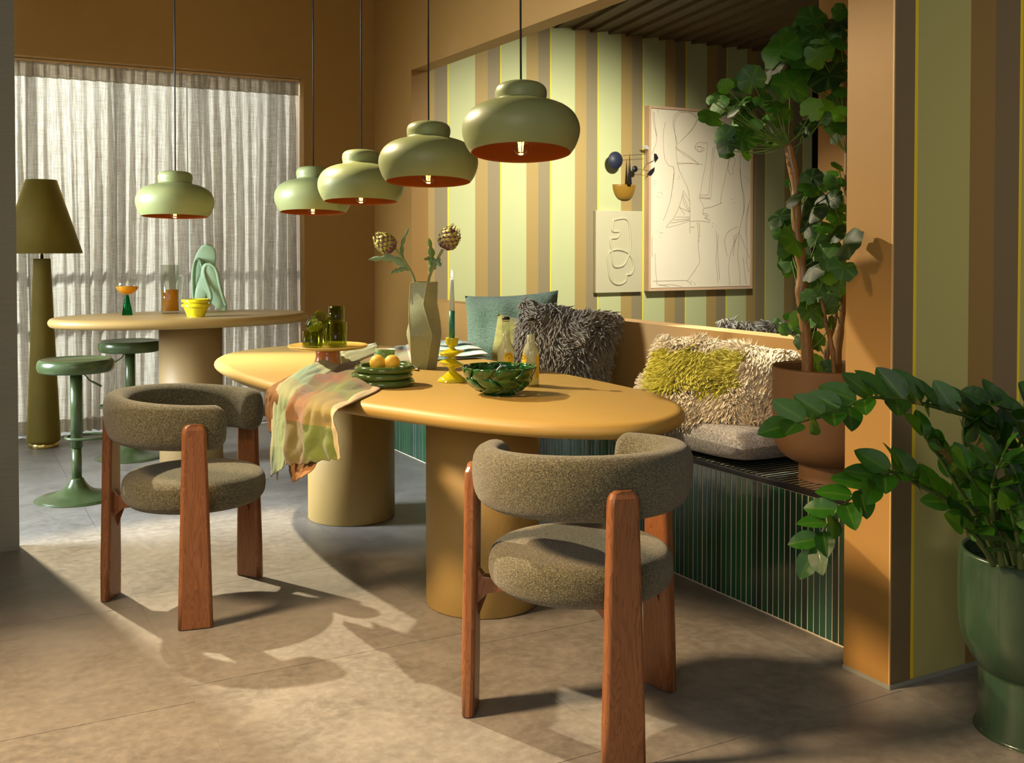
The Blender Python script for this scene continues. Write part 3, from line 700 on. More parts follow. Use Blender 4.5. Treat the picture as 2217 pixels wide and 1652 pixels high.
# plates
pc = on(831, 834, TZ)
ppr = [(0, .003), (.080, .003), (.092, .002)]+[(.1005+.013*math.cos(R_(a)), .013+.0128*math.sin(R_(a))) for a in range(-120, 200, 16)]+[(.080, .009), (0, .009)]
pm = mesh('plate', M().lathe(ppr, 72), 'green_glaze_plate')
for k, (dx, dy, w) in enumerate(((0, 0, 'bottom'), (-.006, .004, 'middle'), (.004, .0, 'top'))):
    tag(obj('plate', pm, None, loc=pc+Vector((dx, dy, .0256*k))), f'{w} of three stacked glossy olive green thick rimmed plates', 'plate', 'stacked green plates')
for px, lb in ((817, 'left'), (848, 'right')):
    o = obj('orange', M().lathe([(.0295*math.sin(PI*k/18)*(1), -.0285*math.cos(PI*k/18)) for k in range(19)], 32), 'citrus', loc=at_z(px, 802, TZ+.0512+.0095)+Vector((0, 0, .0285)))
    tag(o, f'{lb} of the two small yellow-orange citrus fruits on the top green plate', 'fruit', 'citrus fruits on the green plates')
# speckled bowls
bpz = smoothprof([(0, 0), (.024, 0), (.028, .003), (.041, .020), (.0445, .036), (.0425, .037), (.038, .021), (.022, .007), (0, .006)], 4)
bmz = M().lathe(bpz, 40)
bmm = mesh('small_bowl', bmz, ['speckled_green', 'bowl_cream'])
for p in bmm.polygons:
    c = p.center; p.material_index = 1 if (Vector((c.x, c.y)).dot(Vector((p.normal.x, p.normal.y))) < 0 or (p.normal.z > .6 and c.z > .004)) else 0
for k in range(2):
    tag(obj('small_bowl', bmm, None, loc=on(832, 789, TZ)+Vector((.003*k, 0, .009+.021*k)), rot=(0, R_(3*k), 0)), ('lower' if k == 0 else 'upper')+' of two nested small speckled green bowls behind the green plates', 'bowl', 'nested speckled bowls')

# vase
g = on(916, 797, TZ); r = thing('vase', 'tall faceted khaki green vase holding two artichoke stems', 'vase', g, R_(-106))
LV = [0, .145, .275, .365]; RE = [.055, .079, .062, .061]; TWL = [0, .26, -.24, 0]
m = M(); n = 5; vs = []; NZ = 24
def itp(L, z):
    for i in range(len(LV)-1):
        if z <= LV[i+1]+1e-9: f = (z-LV[i])/(LV[i+1]-LV[i]); return L[i]*(1-f)+L[i+1]*f
for k in range(NZ+1):
    z = k/NZ*.365; bow = 0
    for i in range(n):
        a = 2*PI*i/n+itp(TWL, z)+.10; rr = itp(RE, z); vs.append((rr*math.cos(a), rr*math.sin(a), z))
for i in range(n):
    P_ = lambda u, v, i=i: Vector(vs[int(round(v*NZ))*n+i]).lerp(Vector(vs[int(round(v*NZ))*n+(i+1) % n]), u)
    m.grid(P_, 4, NZ, False); m.grid(lambda u, v: Vector((P_(u, 1).x*(1-.12*v), P_(u, 1).y*(1-.12*v), .365-.25*max(0, v-.5)*2)), 4, 4, False, True)
m.add([vs[i] for i in range(n)], [tuple(range(n))])
obj('vase_body', m, 'speckled_vase', r, fix=False)
e = M()
for i in range(n): e.tube([vs[j*n+i] for j in range(25)], .0014, 5)
e.tube([vs[24*n+i] for i in range(n)]+[vs[24*n]], .0016, 5)
obj('glaze_edge', e, 'vase_edge', r)
VT = g+Vector((0, 0, .365)); vd = (g-CAM).dot(F_)
def vp(px, py, dd=0): return at_d(px, py, vd+dd)
def artichoke(label, path, head, hl, axis, leaves):
    r = thing('artichoke', label, 'artichoke', path[0], 0, 'artichoke stems in the khaki vase')
    b = Vector(path[0]); W = lambda p: Vector(p)-b
    obj('stem', M().tube(catmull([W(p) for p in path], 6), .006, 8), 'artichoke_stem', r)
    hl *= 1.42; ax = Vector(axis).normalized(); q = ax.to_track_quat('Z', 'Y').to_matrix(); hb = W(head); m = M(); m.uv = {}
    prof = lambda t: .027*hl*math.sin(PI*min(.97, t*.93+.05))**.62
    core = M().lathe([(prof(t)*.8 if 0 < t < 1 else 0, t*.062*hl) for t in [k/12 for k in range(13)]], 16)
    core.v = [tuple(hb+q @ Vector(v)) for v in core.v]
    obj('flower_head', core, 'artichoke_bract', r)
    for row in range(8):
        t = row/8; cnt = 8 if row < 6 else 5
        for k in range(cnt):
            a = 2*PI*(k+.5*(row % 2))/cnt; er = Vector((math.cos(a), math.sin(a), 0)); et = Vector((-math.sin(a), math.cos(a), 0)); rr = prof(t+.02); r2 = prof(min(.98, t+.25)); z0 = t*.062*hl; z1 = z0+.019*hl; w = .0165*hl if row < 6 else .009
            pts = [(er*(rr*.9)-et*w*.5, z0), (er*(rr*.9)+et*w*.5, z0), (er*(max(rr, r2)+.0035)-et*w*.5, (z0+z1)/2), (er*(max(rr, r2)+.0035)+et*w*.5, (z0+z1)/2), (er*(r2+.0035), z1), (er*(rr+.0055), (z0+z1)/2)]
            P3 = [hb+q @ Vector((p.x, p.y, z)) for p, z in pts]; o = m.add(P3, [(0, 1, 3, 5), (0, 5, 2), (2, 5, 4), (5, 3, 4)])
            for i, uvv in enumerate(((0, 0), (1, 0), (0, .5), (1, .5), (.5, 1), (.5, .6))): m.uv[o+i] = uvv
    bo_ = obj('bracts', m, 'artichoke_bract', r, thick=.0015, kind='stuff')
    for (p0, p1, p2, w) in leaves:
        c = catmull([W(p0), W(p1), W(p2)], 12); n_ = len(c); lm_ = M(); sd = Vector((F_.x, F_.y, 0))
        def fn(u, v):
            i = min(int(v*(n_-1)), n_-2); p = c[i].lerp(c[i+1], v*(n_-1)-i); t_ = (c[i+1]-c[i]).normalized(); s2 = t_.cross(sd).normalized()
            jag = (.45+.55*abs(math.sin(v*13))) ; ww = w*math.sin(PI*min(1, v*.86+.12))**.8*jag if v < .98 else .0005
            x = (u-.5)*2; return p+s2*(x*ww)+sd*(abs(x)*ww*.5)
        lm_.grid(fn, 6, 44); obj('leaf', lm_, 'artichoke_leaf', r, thick=.001)
    return r
artichoke('left artichoke head on a bent stem leaning left out of the vase', [vp(905, 680, .02), vp(897, 608), vp(878, 570), vp(855, 538)], vp(852, 541), 1.0, vp(822, 517)-vp(852, 541),
          [(vp(885, 585), vp(850, 560, -.02), vp(797, 562, -.03), .018), (vp(882, 580), vp(862, 585, -.03), vp(843, 592, -.05), .012), (vp(872, 565), vp(870, 530, .02), vp(885, 492, .02), .009)])
artichoke('right artichoke head on an upright stem leaning right out of the vase', [vp(922, 680, -.02), vp(927, 610), vp(940, 575), vp(958, 540)], vp(960, 538), 1.08, vp(980, 505, .0)-vp(962, 538),
          [(vp(932, 590), vp(934, 555, .03), vp(928, 515, .03), .016), (vp(936, 583), vp(945, 565, -.02), vp(953, 578, -.05), .018), (vp(940, 570), vp(930, 560), vp(917, 562, -.02), .010)])
# fruit board corner behind plates
g = on(925, 806, TZ); bd = M().extr([(-.20, -.02), (-.03, -.03), (0, -.018), (.006, 0), (0, .02), (-.02, .03), (-.2, .03)], 0, .014, lambda u, v, w: (u, v, w))
# candle holder and candle
g = on(978, 826, TZ); r = thing('candle_holder', 'glossy yellow candlestick of stacked wavy discs', 'candle holder', g, R_(-20))
pr = smoothprof([(0, 0), (.050, .0), (.0525, .006), (.048, .014), (.032, .026), (.018, .036), (.0125, .045), (.015, .052), (.034, .060), (.048, .068), (.047, .073), (.030, .080), (.016, .086), (.013, .091), (.016, .097), (.036, .104), (.0485, .111), (.044, .117), (.022, .122), (.011, .127), (.012, .133), (.020, .140), (.024, .150), (.0245, .166), (.022, .168), (.012, .166), (.012, .155), (0, .155)], 3)
m = M().lathe(pr, 56)
nv = []
for x, y, z in m.v:
    k = math.sin(min(1, max(0, (z-.045)/.08))*PI)
    tl_ = (.22 if z > .09 else -.16)*k; nv.append((x, y, z+x*tl_))
m.v = nv; obj('stick_body', m, 'yellow_glaze', r)
cg = g+Vector((0, 0, .156)); r = thing('candle', 'burning tapered dinner candle dipped dark green below and pale mint above', 'candle', cg)
obj('lower_wax', M().lathe([(0, 0), (.0115, 0), (.0110, .115), (0, .1155)], 24), 'candle_wax_green', r); obj('upper_wax', M().lathe([(0, .1151), (.0110, .1151), (.0070, .232), (.005, .238), (0, .2385)], 24), 'candle_wax_pale', r)
obj('wick', M().tube([(0, 0, .236), (.0, 0, .246)], .0008, 5), 'ink', r)
obj('flame', M().lathe([(0, .240), (.0025, .244), (.0038, .250), (.003, .258), (.0015, .266), (0, .272)], 12), 'flame_glow', r)
ld = bpy.data.lights.new('candle_light', 'POINT'); ld.energy = .35; ld.color = (1, .7, .4); ld.shadow_soft_size = .01; lo = bpy.data.objects.new('candle_light', ld); COL.objects.link(lo); lo.location = cg+Vector((0, 0, .285))
# bottles
def arc_text(txt, rad, a0, a1, size):
    out = []
    for i, ch_ in enumerate(txt):
        a = a0+(a1-a0)*i/(len(txt)-1); out.append((ch_, a))
    return out
FONT = {'M': [[(0,0),(0,1),(.5,.4),(1,1),(1,0)]], 'A': [[(0,0),(.5,1),(1,0)], [(.25,.4),(.75,.4)]], 'R': [[(0,0),(0,1),(.8,.9),(.8,.55),(0,.5),(1,0)]], 'G': [[(1,.85),(.5,1),(0,.6),(0,.3),(.5,0),(1,.2),(1,.5),(.6,.5)]],
        'I': [[(.5,0),(.5,1)]], 'T': [[(.5,0),(.5,1)], [(0,1),(1,1)]]}
def make_bottle(label, loc, ang):
    r = thing('bottle', label, 'bottle', loc, ang, 'lemonade bottles')
    pr = [(0, .0), (.028, 0), (.031, .004), (.0315, .012), (.0315, .118), (.030, .134), (.024, .148), (.0175, .160), (.0155, .172), (.0120, .232), (.0135, .234), (.0135, .240), (.011, .243), (.0095, .243)]
    obj('glass_body', M().lathe(smoothprof(pr, 2), 40), 'thin_clear', r)
    ip = [(0, .006), (.0295, .007), (.0300, .118), (.0285, .133), (.0225, .147), (.0163, .159), (.0145, .172), (.0135, .190), (0, .190)]
    obj('drink', M().lathe(ip, 40), 'lemonade', r)
    obj('bottle_cap', M().lathe([(0, .252), (.012, .252), (.0148, .247), (.0150, .241), (.0135, .241)], 24), 'cap_black', r)
    # round yellow label bent round the body with its lettering
    RB = .0320
    def bend(u, v, k=0): a = u/RB; return ((RB+k)*math.cos(a), (RB+k)*math.sin(a), .100+v)
    lb = M(); n = 28; vs = [bend(0, 0)]+[bend(.021*rr*math.cos(2*PI*i/n), .021*rr*math.sin(2*PI*i/n)) for rr in (.5, 1) for i in range(n)]
    fs = [(0, 1+i, 1+(i+1) % n) for i in range(n)]+[(1+i, 1+n+i, 1+n+(i+1) % n, 1+(i+1) % n) for i in range(n)]
    lb.add(vs, fs); L = obj('label', lb, 'label_yellow', r, label='round yellow paper label')
    tx = M(); s2 = .0042
    for ch_, a in arc_text('MARGARITA', .016, R_(155), R_(25), s2):
        for st_ in FONT[ch_]:
            pts = []
            for x, y in st_:
                x = (x-.5)*s2*.8; y = y*s2; rr = .0135+y; u = rr*math.cos(a)+x*math.sin(a); v = rr*math.sin(a)-x*math.cos(a); pts.append(bend(u, v, .0004))
            tx.tube(pts, .00032, 4)
    for a0, a1 in ((R_(0), R_(180)),):
        tx.tube([bend(.0118*math.cos(a0+(a1-a0)*k/16), .0118*math.sin(a0+(a1-a0)*k/16), .0003) for k in range(17)], .0003, 4)
    tx.tube([bend(-.003, .003, .0003), bend(0, -.001, .0003), bend(.003, .003, .0003), bend(-.003, .003, .0003)], .0008, 4)
    tx.tube([bend(0, -.001, .0003), bend(0, -.006, .0003)], .0004, 4)
    obj('lettering', tx, 'ink', L)
    def strip(u, v): a = 1.75+u*.55; return ((RB)*math.cos(a), RB*math.sin(a), .030+.085*v)
    sl = obj('side_label', M().grid(strip, 6, 2, False), 'label_yellow', r, label='narrow yellow side label')
    return r
b1 = on(1095, 831, TZ); b2 = on(1148.5, 836, TZ)
def toc(p, off): return math.atan2(-p.y, -p.x)+off
bb = make_bottle('left capped glass bottle of lemonade, its yellow label showing behind the green bowl', b1, toc(b1, .35))
dup(bb, b2, toc(b2, -1.15), 'right capped glass bottle of cloudy lemonade beside the green woven bowl')
# woven bowl
g = on(1080, 853, TZ); r = thing('woven_bowl', 'emerald green glazed bowl of interwoven ceramic strips', 'bowl', g)
def bprof(t):
    a = t*R_(74); return (.052+.073*math.sin(a)**.9 if t > 0 else .052, .012+.082*(1-math.cos(a))/(1-math.cos(R_(74))))
obj('foot_ring', M().lathe(smoothprof([(0, .010), (.050, .012), (.054, .008), (.060, .002), (.058, 0), (.050, 0), (.046, .006), (0, .006)], 3), 48), 'emerald_glaze', r)
NS = 9
for fam in (1, -1):
    for k in range(NS):
        def fn(u, v, fam=fam, k=k):
            t_ = v; a0 = 2*PI*(k+(.0 if fam > 0 else .5))/NS+fam*t_*1.05
            rr, z = bprof(t_); w = .60*(.72+.22*t_)
            a = a0+(u-.5)*w/ max(.6, .9)
            ph = math.sin(t_*PI*2.6+(0 if fam > 0 else PI)+k*0)*.0058
            bul = .0022*(1-(2*u-1)**2)
            R2 = rr+ph+bul; return (R2*math.cos(a), R2*math.sin(a), z+(.004 if t_ > .95 and fam > 0 else 0))
        obj('strip', M().grid(fn, 6, 22, False), 'emerald_glaze', r, thick=.004)
for (px, py, z, rd, lb) in ((1062, 812, .045, .030, 'red and yellow mango-like fruit showing above the rim of the woven bowl'), (1100, 826, .030, .028, 'red fruit hidden low in the woven bowl, seen through its gaps')):
    o = obj('fruit', M().lathe([(rd*math.sin(PI*k/14)*(.85+.15*math.cos(PI*k/14)), -rd*1.1*math.cos(PI*k/14)) for k in range(15)], 24), 'apple_red', loc=g+Vector((-.035 if px < 1080 else .035, .0, z+.008 if px < 1080 else z-.004)), rot=(R_(20), R_(70), R_(30)))
    tag(o, lb, 'fruit')

# ------------------------------------------------------------------ plaid cloth over the table edge
def dep(p): return (p-CAM).dot(F_)
def panel_cloth(rows, amp, fr, seed, nu=60, nv=80, ridge=0, hang_from=None, doff=0.0):
    """rows: (kind, (lx,ly), (rx,ry)); kind T lies on the table, E crosses the rim, H hangs free"""
    L, Rr, kk = [], [], []; dl = dr_ = None
    for kd, a, b in rows:
        if kd in 'TE': pa, pb = on(a[0], a[1], TZ+.004), on(b[0], b[1], TZ+.004); dl, dr_ = dep(pa), dep(pb)
        else: pa, pb = at_d(a[0], a[1], dl-.02+doff), at_d(b[0], b[1], dr_-.02+doff)
        L.append(pa); Rr.append(pb); kk.append(0 if kd == 'T' else (.5 if kd == 'E' else 1))
    q = 8; kf = []
    for i in range(len(kk)-1): kf += [kk[i]+(kk[i+1]-kk[i])*t/q for t in range(q)]
    kf.append(kk[-1]); L = catmull(L, q); Rr = catmull(Rr, q); n = len(L); outw = Vector((-.95, -.31, 0))
    def fn(u, v):
        i = v*(n-1); i0 = min(int(i), n-2); f = i-i0; p = L[i0].lerp(L[i0+1], f).lerp(Rr[i0].lerp(Rr[i0+1], f), u); k = kf[i0]+(kf[i0+1]-kf[i0])*f
        w = .5+.5*math.sin(u*fr+seed+2.5*v); w2 = .5+.5*math.sin(u*fr*1.9+seed*2-3*v); nz = noise.noise(Vector((u*5+seed, v*8, seed)))
        h = amp*(.7*w+.3*w2)+.004*abs(nz)*3*amp/.012
        dome = ridge*math.sin(PI*u)**.7
        edge = min(1, min(u, 1-u)/.06)
        p = p+Vector((0, 0, 1))*((h*edge+dome)*(1-k)) + outw*((h*.9+dome*.4)*k+ (.012 if k > .4 else 0)*min(1, k*1.6))
        if k < .5 and p.z < TZ+.002: p.z = TZ+.002
        if v > .985: p.z += .003*math.sin(u*40)
        return p
    return M().grid(fn, nu, nv)
r = thing('plaid_cloth', 'crumpled plaid linen cloth in brown, olive and mint hanging over the table edge', 'cloth', (0, 0, 0))
obj('cloth_sheet', panel_cloth([('T', (770, 790), (806, 802)), ('T', (722, 800), (818, 822)), ('T', (680, 822), (824, 841)), ('T', (655, 842), (776, 866)), ('E', (640, 862), (736, 889)), ('H', (632, 905), (741, 925)), ('H', (628, 960), (747, 957)), ('H', (627, 1006), (757, 990))], .020, 9.5, 1.3), 'plaid_linen', r, thick=.0025)
obj('mint_fold', panel_cloth([('T', (806, 756), (822, 768)), ('T', (748, 768), (780, 784)), ('T', (690, 790), (728, 806)), ('T', (636, 818), (680, 834)), ('E', (603, 842), (648, 858)), ('H', (597, 900), (641, 908)), ('H', (598, 970), (630, 972)), ('H', (597, 1031), (624, 1012))], .010, 7, 4.0, 30, 90, ridge=.030, doff=-.006), 'plaid_green', r, thick=.0025)
obj('brown_fold', panel_cloth([('T', (676, 796), (700, 800)), ('T', (630, 816), (660, 820)), ('E', (591, 838), (620, 850)), ('H', (583, 872), (608, 890)), ('H', (590, 930), (608, 940))], .010, 8, 2.2, 24, 50, ridge=.010, doff=.012), 'brown_linen', r, thick=.0025)
obj('lower_fold', panel_cloth([('E', (640, 858), (700, 880)), ('H', (632, 940), (700, 945)), ('H', (634, 1000), (694, 1004)), ('H', (642, 1042), (664, 1030))], .008, 8, 6.2, 24, 40, doff=.03), 'brown_linen', r, thick=.0025)
E1 = on(610, 850, TZ); ct = at_d(601, 1018, dep(E1)-.03)
obj('care_tag', M().box((-.001, -.006, -.035), (.001, .006, 0)).box((.001, .012, -.038), (.003, .022, .0)), 'grey_tag', r, loc=ct, smooth=False)
r = thing('plaid_napkin', 'olive and tan corner of plaid linen lying flat behind the speckled bowls', 'cloth', (0, 0, 0))
def nap(u, v):
    a = on(800, 772, TZ).lerp(on(885, 748, TZ), u); b = on(770, 790, TZ).lerp(on(905, 804, TZ), u); p = a.lerp(b, v); p.z = TZ+.004+.006*abs(math.sin(u*7+v*3))+.012*math.exp(-((v-.15)/.15)**2)*math.sin(PI*u)
    return p
obj('napkin_sheet', M().grid(nap, 40, 24), 'plaid_linen', r, thick=.002)
r = thing('folded_cloth', 'folded mint and olive plaid cloth behind the candle at the wall side', 'cloth', (0, 0, 0))
for k in range(3):
    def fo(u, v, k=k):
        a = on(938, 782-k*6, TZ); b = on(1058+k*-14, 776-k*6, TZ); c = on(948, 748+4*k, TZ); d = on(1000-k*4, 750+4*k, TZ)
        q = 2*PI*v; cc = (1-math.cos(q))/2
        p = a.lerp(b, u).lerp(c.lerp(d, u), cc); p.z = TZ+.008+.014*k+(.0125 if v > .5 else 0)*1+.003*math.sin(u*9+k)*(1 if v > .1 else 0)
        p.z += -.006+.006*math.sin(q)*-1+.004
        return p
    obj('fold', M().grid(fo, 30, 24), 'plaid_mint', r, thick=.0015)

# ------------------------------------------------------------------ cushions
def pill(w, h, t, puff=.5, ear=.06):
    """front/back surface of a cushion: u,v in -1..1 -> local x (width), z (height), y (depth)"""
    def fn(u, v, s):
        e = 1-ear*(1-abs(u)**2*0)*((1-u*u)*abs(v)**3+(1-v*v)*abs(u)**3)
        x = u*w/2*(1-ear*(1-v*v)*.9); z = v*h/2*(1-ear*(1-u*u)*.9)
        d = t/2*(max(0, 1-abs(u)**2.6)*max(0, 1-abs(v)**2.6))**puff
        return Vector((x, -s*d, z))
    return fn
def cushion_mesh(w, h, t, puff=.5, ear=.06, n=26, wob=.0, seed=0):
    f = pill(w, h, t, puff, ear); m = M()
    for s in (1, -1):
        def g_(u, v, s=s):
            p = f(2*u-1, 2*v-1, s); k = noise.noise(Vector((u*4+seed, v*4, s)))*wob*(1-abs(2*u-1)**6)*(1-abs(2*v-1)**6); return p+Vector((0, -s*k, 0))
        m.grid(g_, n, n, False)
    return m
def rotm(rx, ry, rz): return (Matrix.Rotation(rz, 4, 'Z') @ Matrix.Rotation(ry, 4, 'Y') @ Matrix.Rotation(rx, 4, 'X'))
def fur(w, h, t, n, length, matf, seed, flow=Vector((0, 0, -1)), sides=(1, -1), thick=.004, puff=.5):
    rnd = random.Random(seed); f = pill(w, h, t, puff); ms = {}
    for i in range(n):
        u, v = rnd.uniform(-1, 1), rnd.uniform(-1, 1); s = 1 if rnd.random() < .8 or -1 not in sides else -1
        if rnd.random() < .12: u = math.copysign(.97, u)
        if rnd.random() < .12: v = math.copysign(.97, v)
        p = f(u, v, s); e = .02; nr = (f(min(1, u+e), v, s)-f(u-e, v, s)).cross(f(u, min(1, v+e), s)-f(u, v-e, s))
        if nr.length < 1e-9: nr = Vector((0, -s, 0))
        nr.normalize()
        if nr.y*s > 0: nr = -nr
        nr = (nr+Vector((u**5, 0, v**5))*.9).normalized()
        jit = Vector((rnd.gauss(0, .22), rnd.gauss(0, .15), rnd.gauss(0, .22))); sw = Vector((noise.noise(Vector((u*2, v*2, seed))), 0, noise.noise(Vector((u*2, v*2, seed+9)))))*1.3
        d1 = (nr*.8+flow*.35+sw+jit).normalized(); d2 = (nr*.25+flow*.9+sw*1.2+jit).normalized()
        L = length*rnd.uniform(.7, 1.25); r0 = thick*rnd.uniform(.8, 1.3)
        pts = [p-nr*.004, p+d1*L*.35, p+d1*L*.45+d2*L*.3, p+d1*L*.5+d2*L*.62]
        key = matf(u, v); m, at = ms.setdefault(key, (M(), []))
        k0 = len(m.v); m.tube(pts, [r0*.8, r0, r0*.85, r0*.30], 4, False); sh = rnd.random()
        for q in range(4):
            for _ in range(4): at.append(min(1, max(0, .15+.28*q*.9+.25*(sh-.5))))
    return ms
def put_fur(root, ms, names):
    for key, (m, at) in ms.items():
        me = mesh(names[key], m, key, True, False); a = me.attributes.new('lock', 'FLOAT', 'POINT'); a.data.foreach_set('value', at)
        obj(names[key], me, None, root, kind='stuff')
face_cam = lambda p, off=0: math.atan2(p[1], p[0])-PI/2+off      # local -y looks at the camera
# sage knitted
p = Vector((2.67, 4.88, .765)); r = thing('cushion', 'sage green knitted square cushion, leftmost on the bench', 'cushion', p, R_(-52)); r.rotation_euler = (R_(-14), R_(-4), R_(-44))
obj('cover', cushion_mesh(.52, .50, .17, .45, .07, 30, .03, 2), 'green_knit', r, rot=(0, 0, 0))
# olive velvet
p = Vector((2.62, 4.56, .68)); r = thing('cushion', 'olive velvet cushion half hidden behind the grey shaggy cushion', 'cushion', p); r.rotation_euler = (R_(-16), R_(8), R_(-44))
obj('cover', cushion_mesh(.46, .42, .15, .5, .05, 26, .02, 5), 'olive_velvet_cushion', r)
# grey shaggy
p = Vector((2.60, 4.26, .735)); r = thing('cushion', 'grey-brown shaggy sheepskin cushion leaning on the low ochre wall', 'cushion', p); r.rotation_euler = (R_(-14), R_(7), R_(-44))
obj('cushion_core', cushion_mesh(.45, .46, .15), 'cushion_back', r)
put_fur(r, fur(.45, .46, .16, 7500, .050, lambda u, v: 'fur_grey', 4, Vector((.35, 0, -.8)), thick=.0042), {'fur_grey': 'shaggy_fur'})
# seat pad
p = Vector((2.690, 3.28, .5425)); r = thing('seat_pad', 'thick grey melange bench pad under the cream and yellow cushion', 'cushion', p); r.rotation_euler = (R_(90), 0, R_(90))
obj('cover', cushion_mesh(.92, .45, .15, .20, .015, 30, .0, 1), 'grey_melange', r)
# cream + yellow
p = Vector((2.62, 3.17, .712)); r = thing('cushion', 'cream shaggy cushion with a mustard yellow patch, beside the brown plant pot', 'cushion', p); r.rotation_euler = (R_(-36), R_(4), R_(-66))
obj('cushion_core', cushion_mesh(.57, .38, .17), 'cushion_back', r)
def ymat(u, v):
    a = u*.9+v*.12; b = v*1.0-u*.1
    w = .08*noise.noise(Vector((u*4, v*4, 0)))
    return 'fur_yellow' if (-.80+w < a < .48+w and -.42+w < b < .60+w and a*.7-b*.6 < .42+w) else 'fur_cream'
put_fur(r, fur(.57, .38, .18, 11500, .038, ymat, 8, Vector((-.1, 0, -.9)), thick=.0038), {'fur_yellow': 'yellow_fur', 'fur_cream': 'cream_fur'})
# fluffy tuft beyond the parapet
p = Vector((3.42, 3.80, .70)); r = thing('cushion', 'pale fluffy cushion just showing over the low wall inside the niche', 'cushion', p)
obj('cushion_core', cushion_mesh(.34, .40, .16), 'cushion_back', r); r.rotation_euler = (0, 0, R_(-40))
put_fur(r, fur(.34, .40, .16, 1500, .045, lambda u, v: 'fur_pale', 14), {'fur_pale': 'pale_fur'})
bs = obj('niche_bench', M().box((3.03, 3.2, .0), (3.75, 4.6, .44)), 'olive_velvet_cushion', smooth=False, bevel=.02); tag(bs, 'low upholstered block behind the parapet carrying the pale fluffy cushion', 'bench')

# ------------------------------------------------------------------ wall art in the niche
Yw = Y_N
def wpt(px, py, Y): return at_y(px, py, Y)
def panel(c4, y0, y1):
    m = M(); vs = [(p.x, y0, p.z) for p in c4]+[(p.x, y1, p.z) for p in c4]; m.add(vs, [(0, 1, 2, 3), (7, 6, 5, 4)]+[(i, 4+i, 4+(i+1) % 4, (i+1) % 4) for i in range(4)]); return m
K = .26027; cp = lambda x, y: (1270+x*K, 220+y*K)
Yp = 7.33
c4 = [wpt(*cp(519, 30), Yp), wpt(1625, 245.5, Yp), wpt(*cp(1399, 1543), Yp), wpt(*cp(513, 1590), Yp)]
r = thing('framed_drawing', 'large framed line drawing of a face in thin red-brown strokes on cream paper', 'picture', (0, 0, 0))
x0, x1 = c4[0].x, (c4[1].x+c4[2].x)/2; 
z1, z0 = (c4[0].z+c4[1].z)/2, (c4[2].z+c4[3].z)/2
obj('picture_frame', M().box((x0, Yp, z0), (x0+.022, Yw, z1)).box((x1-.022, Yp, z0), (x1, Yw, z1)).box((x0+.022, Yp, z0), (x1-.022, Yw, z0+.022)).box((x0+.022, Yp, z1-.022), (x1-.022, Yw, z1)), 'frame_wood', r, smooth=False)
obj('canvas', M().box((x0+.026, Yp+.006, z0+.026), (x1-.026, Yw, z1-.026)), 'paper', r, smooth=False)
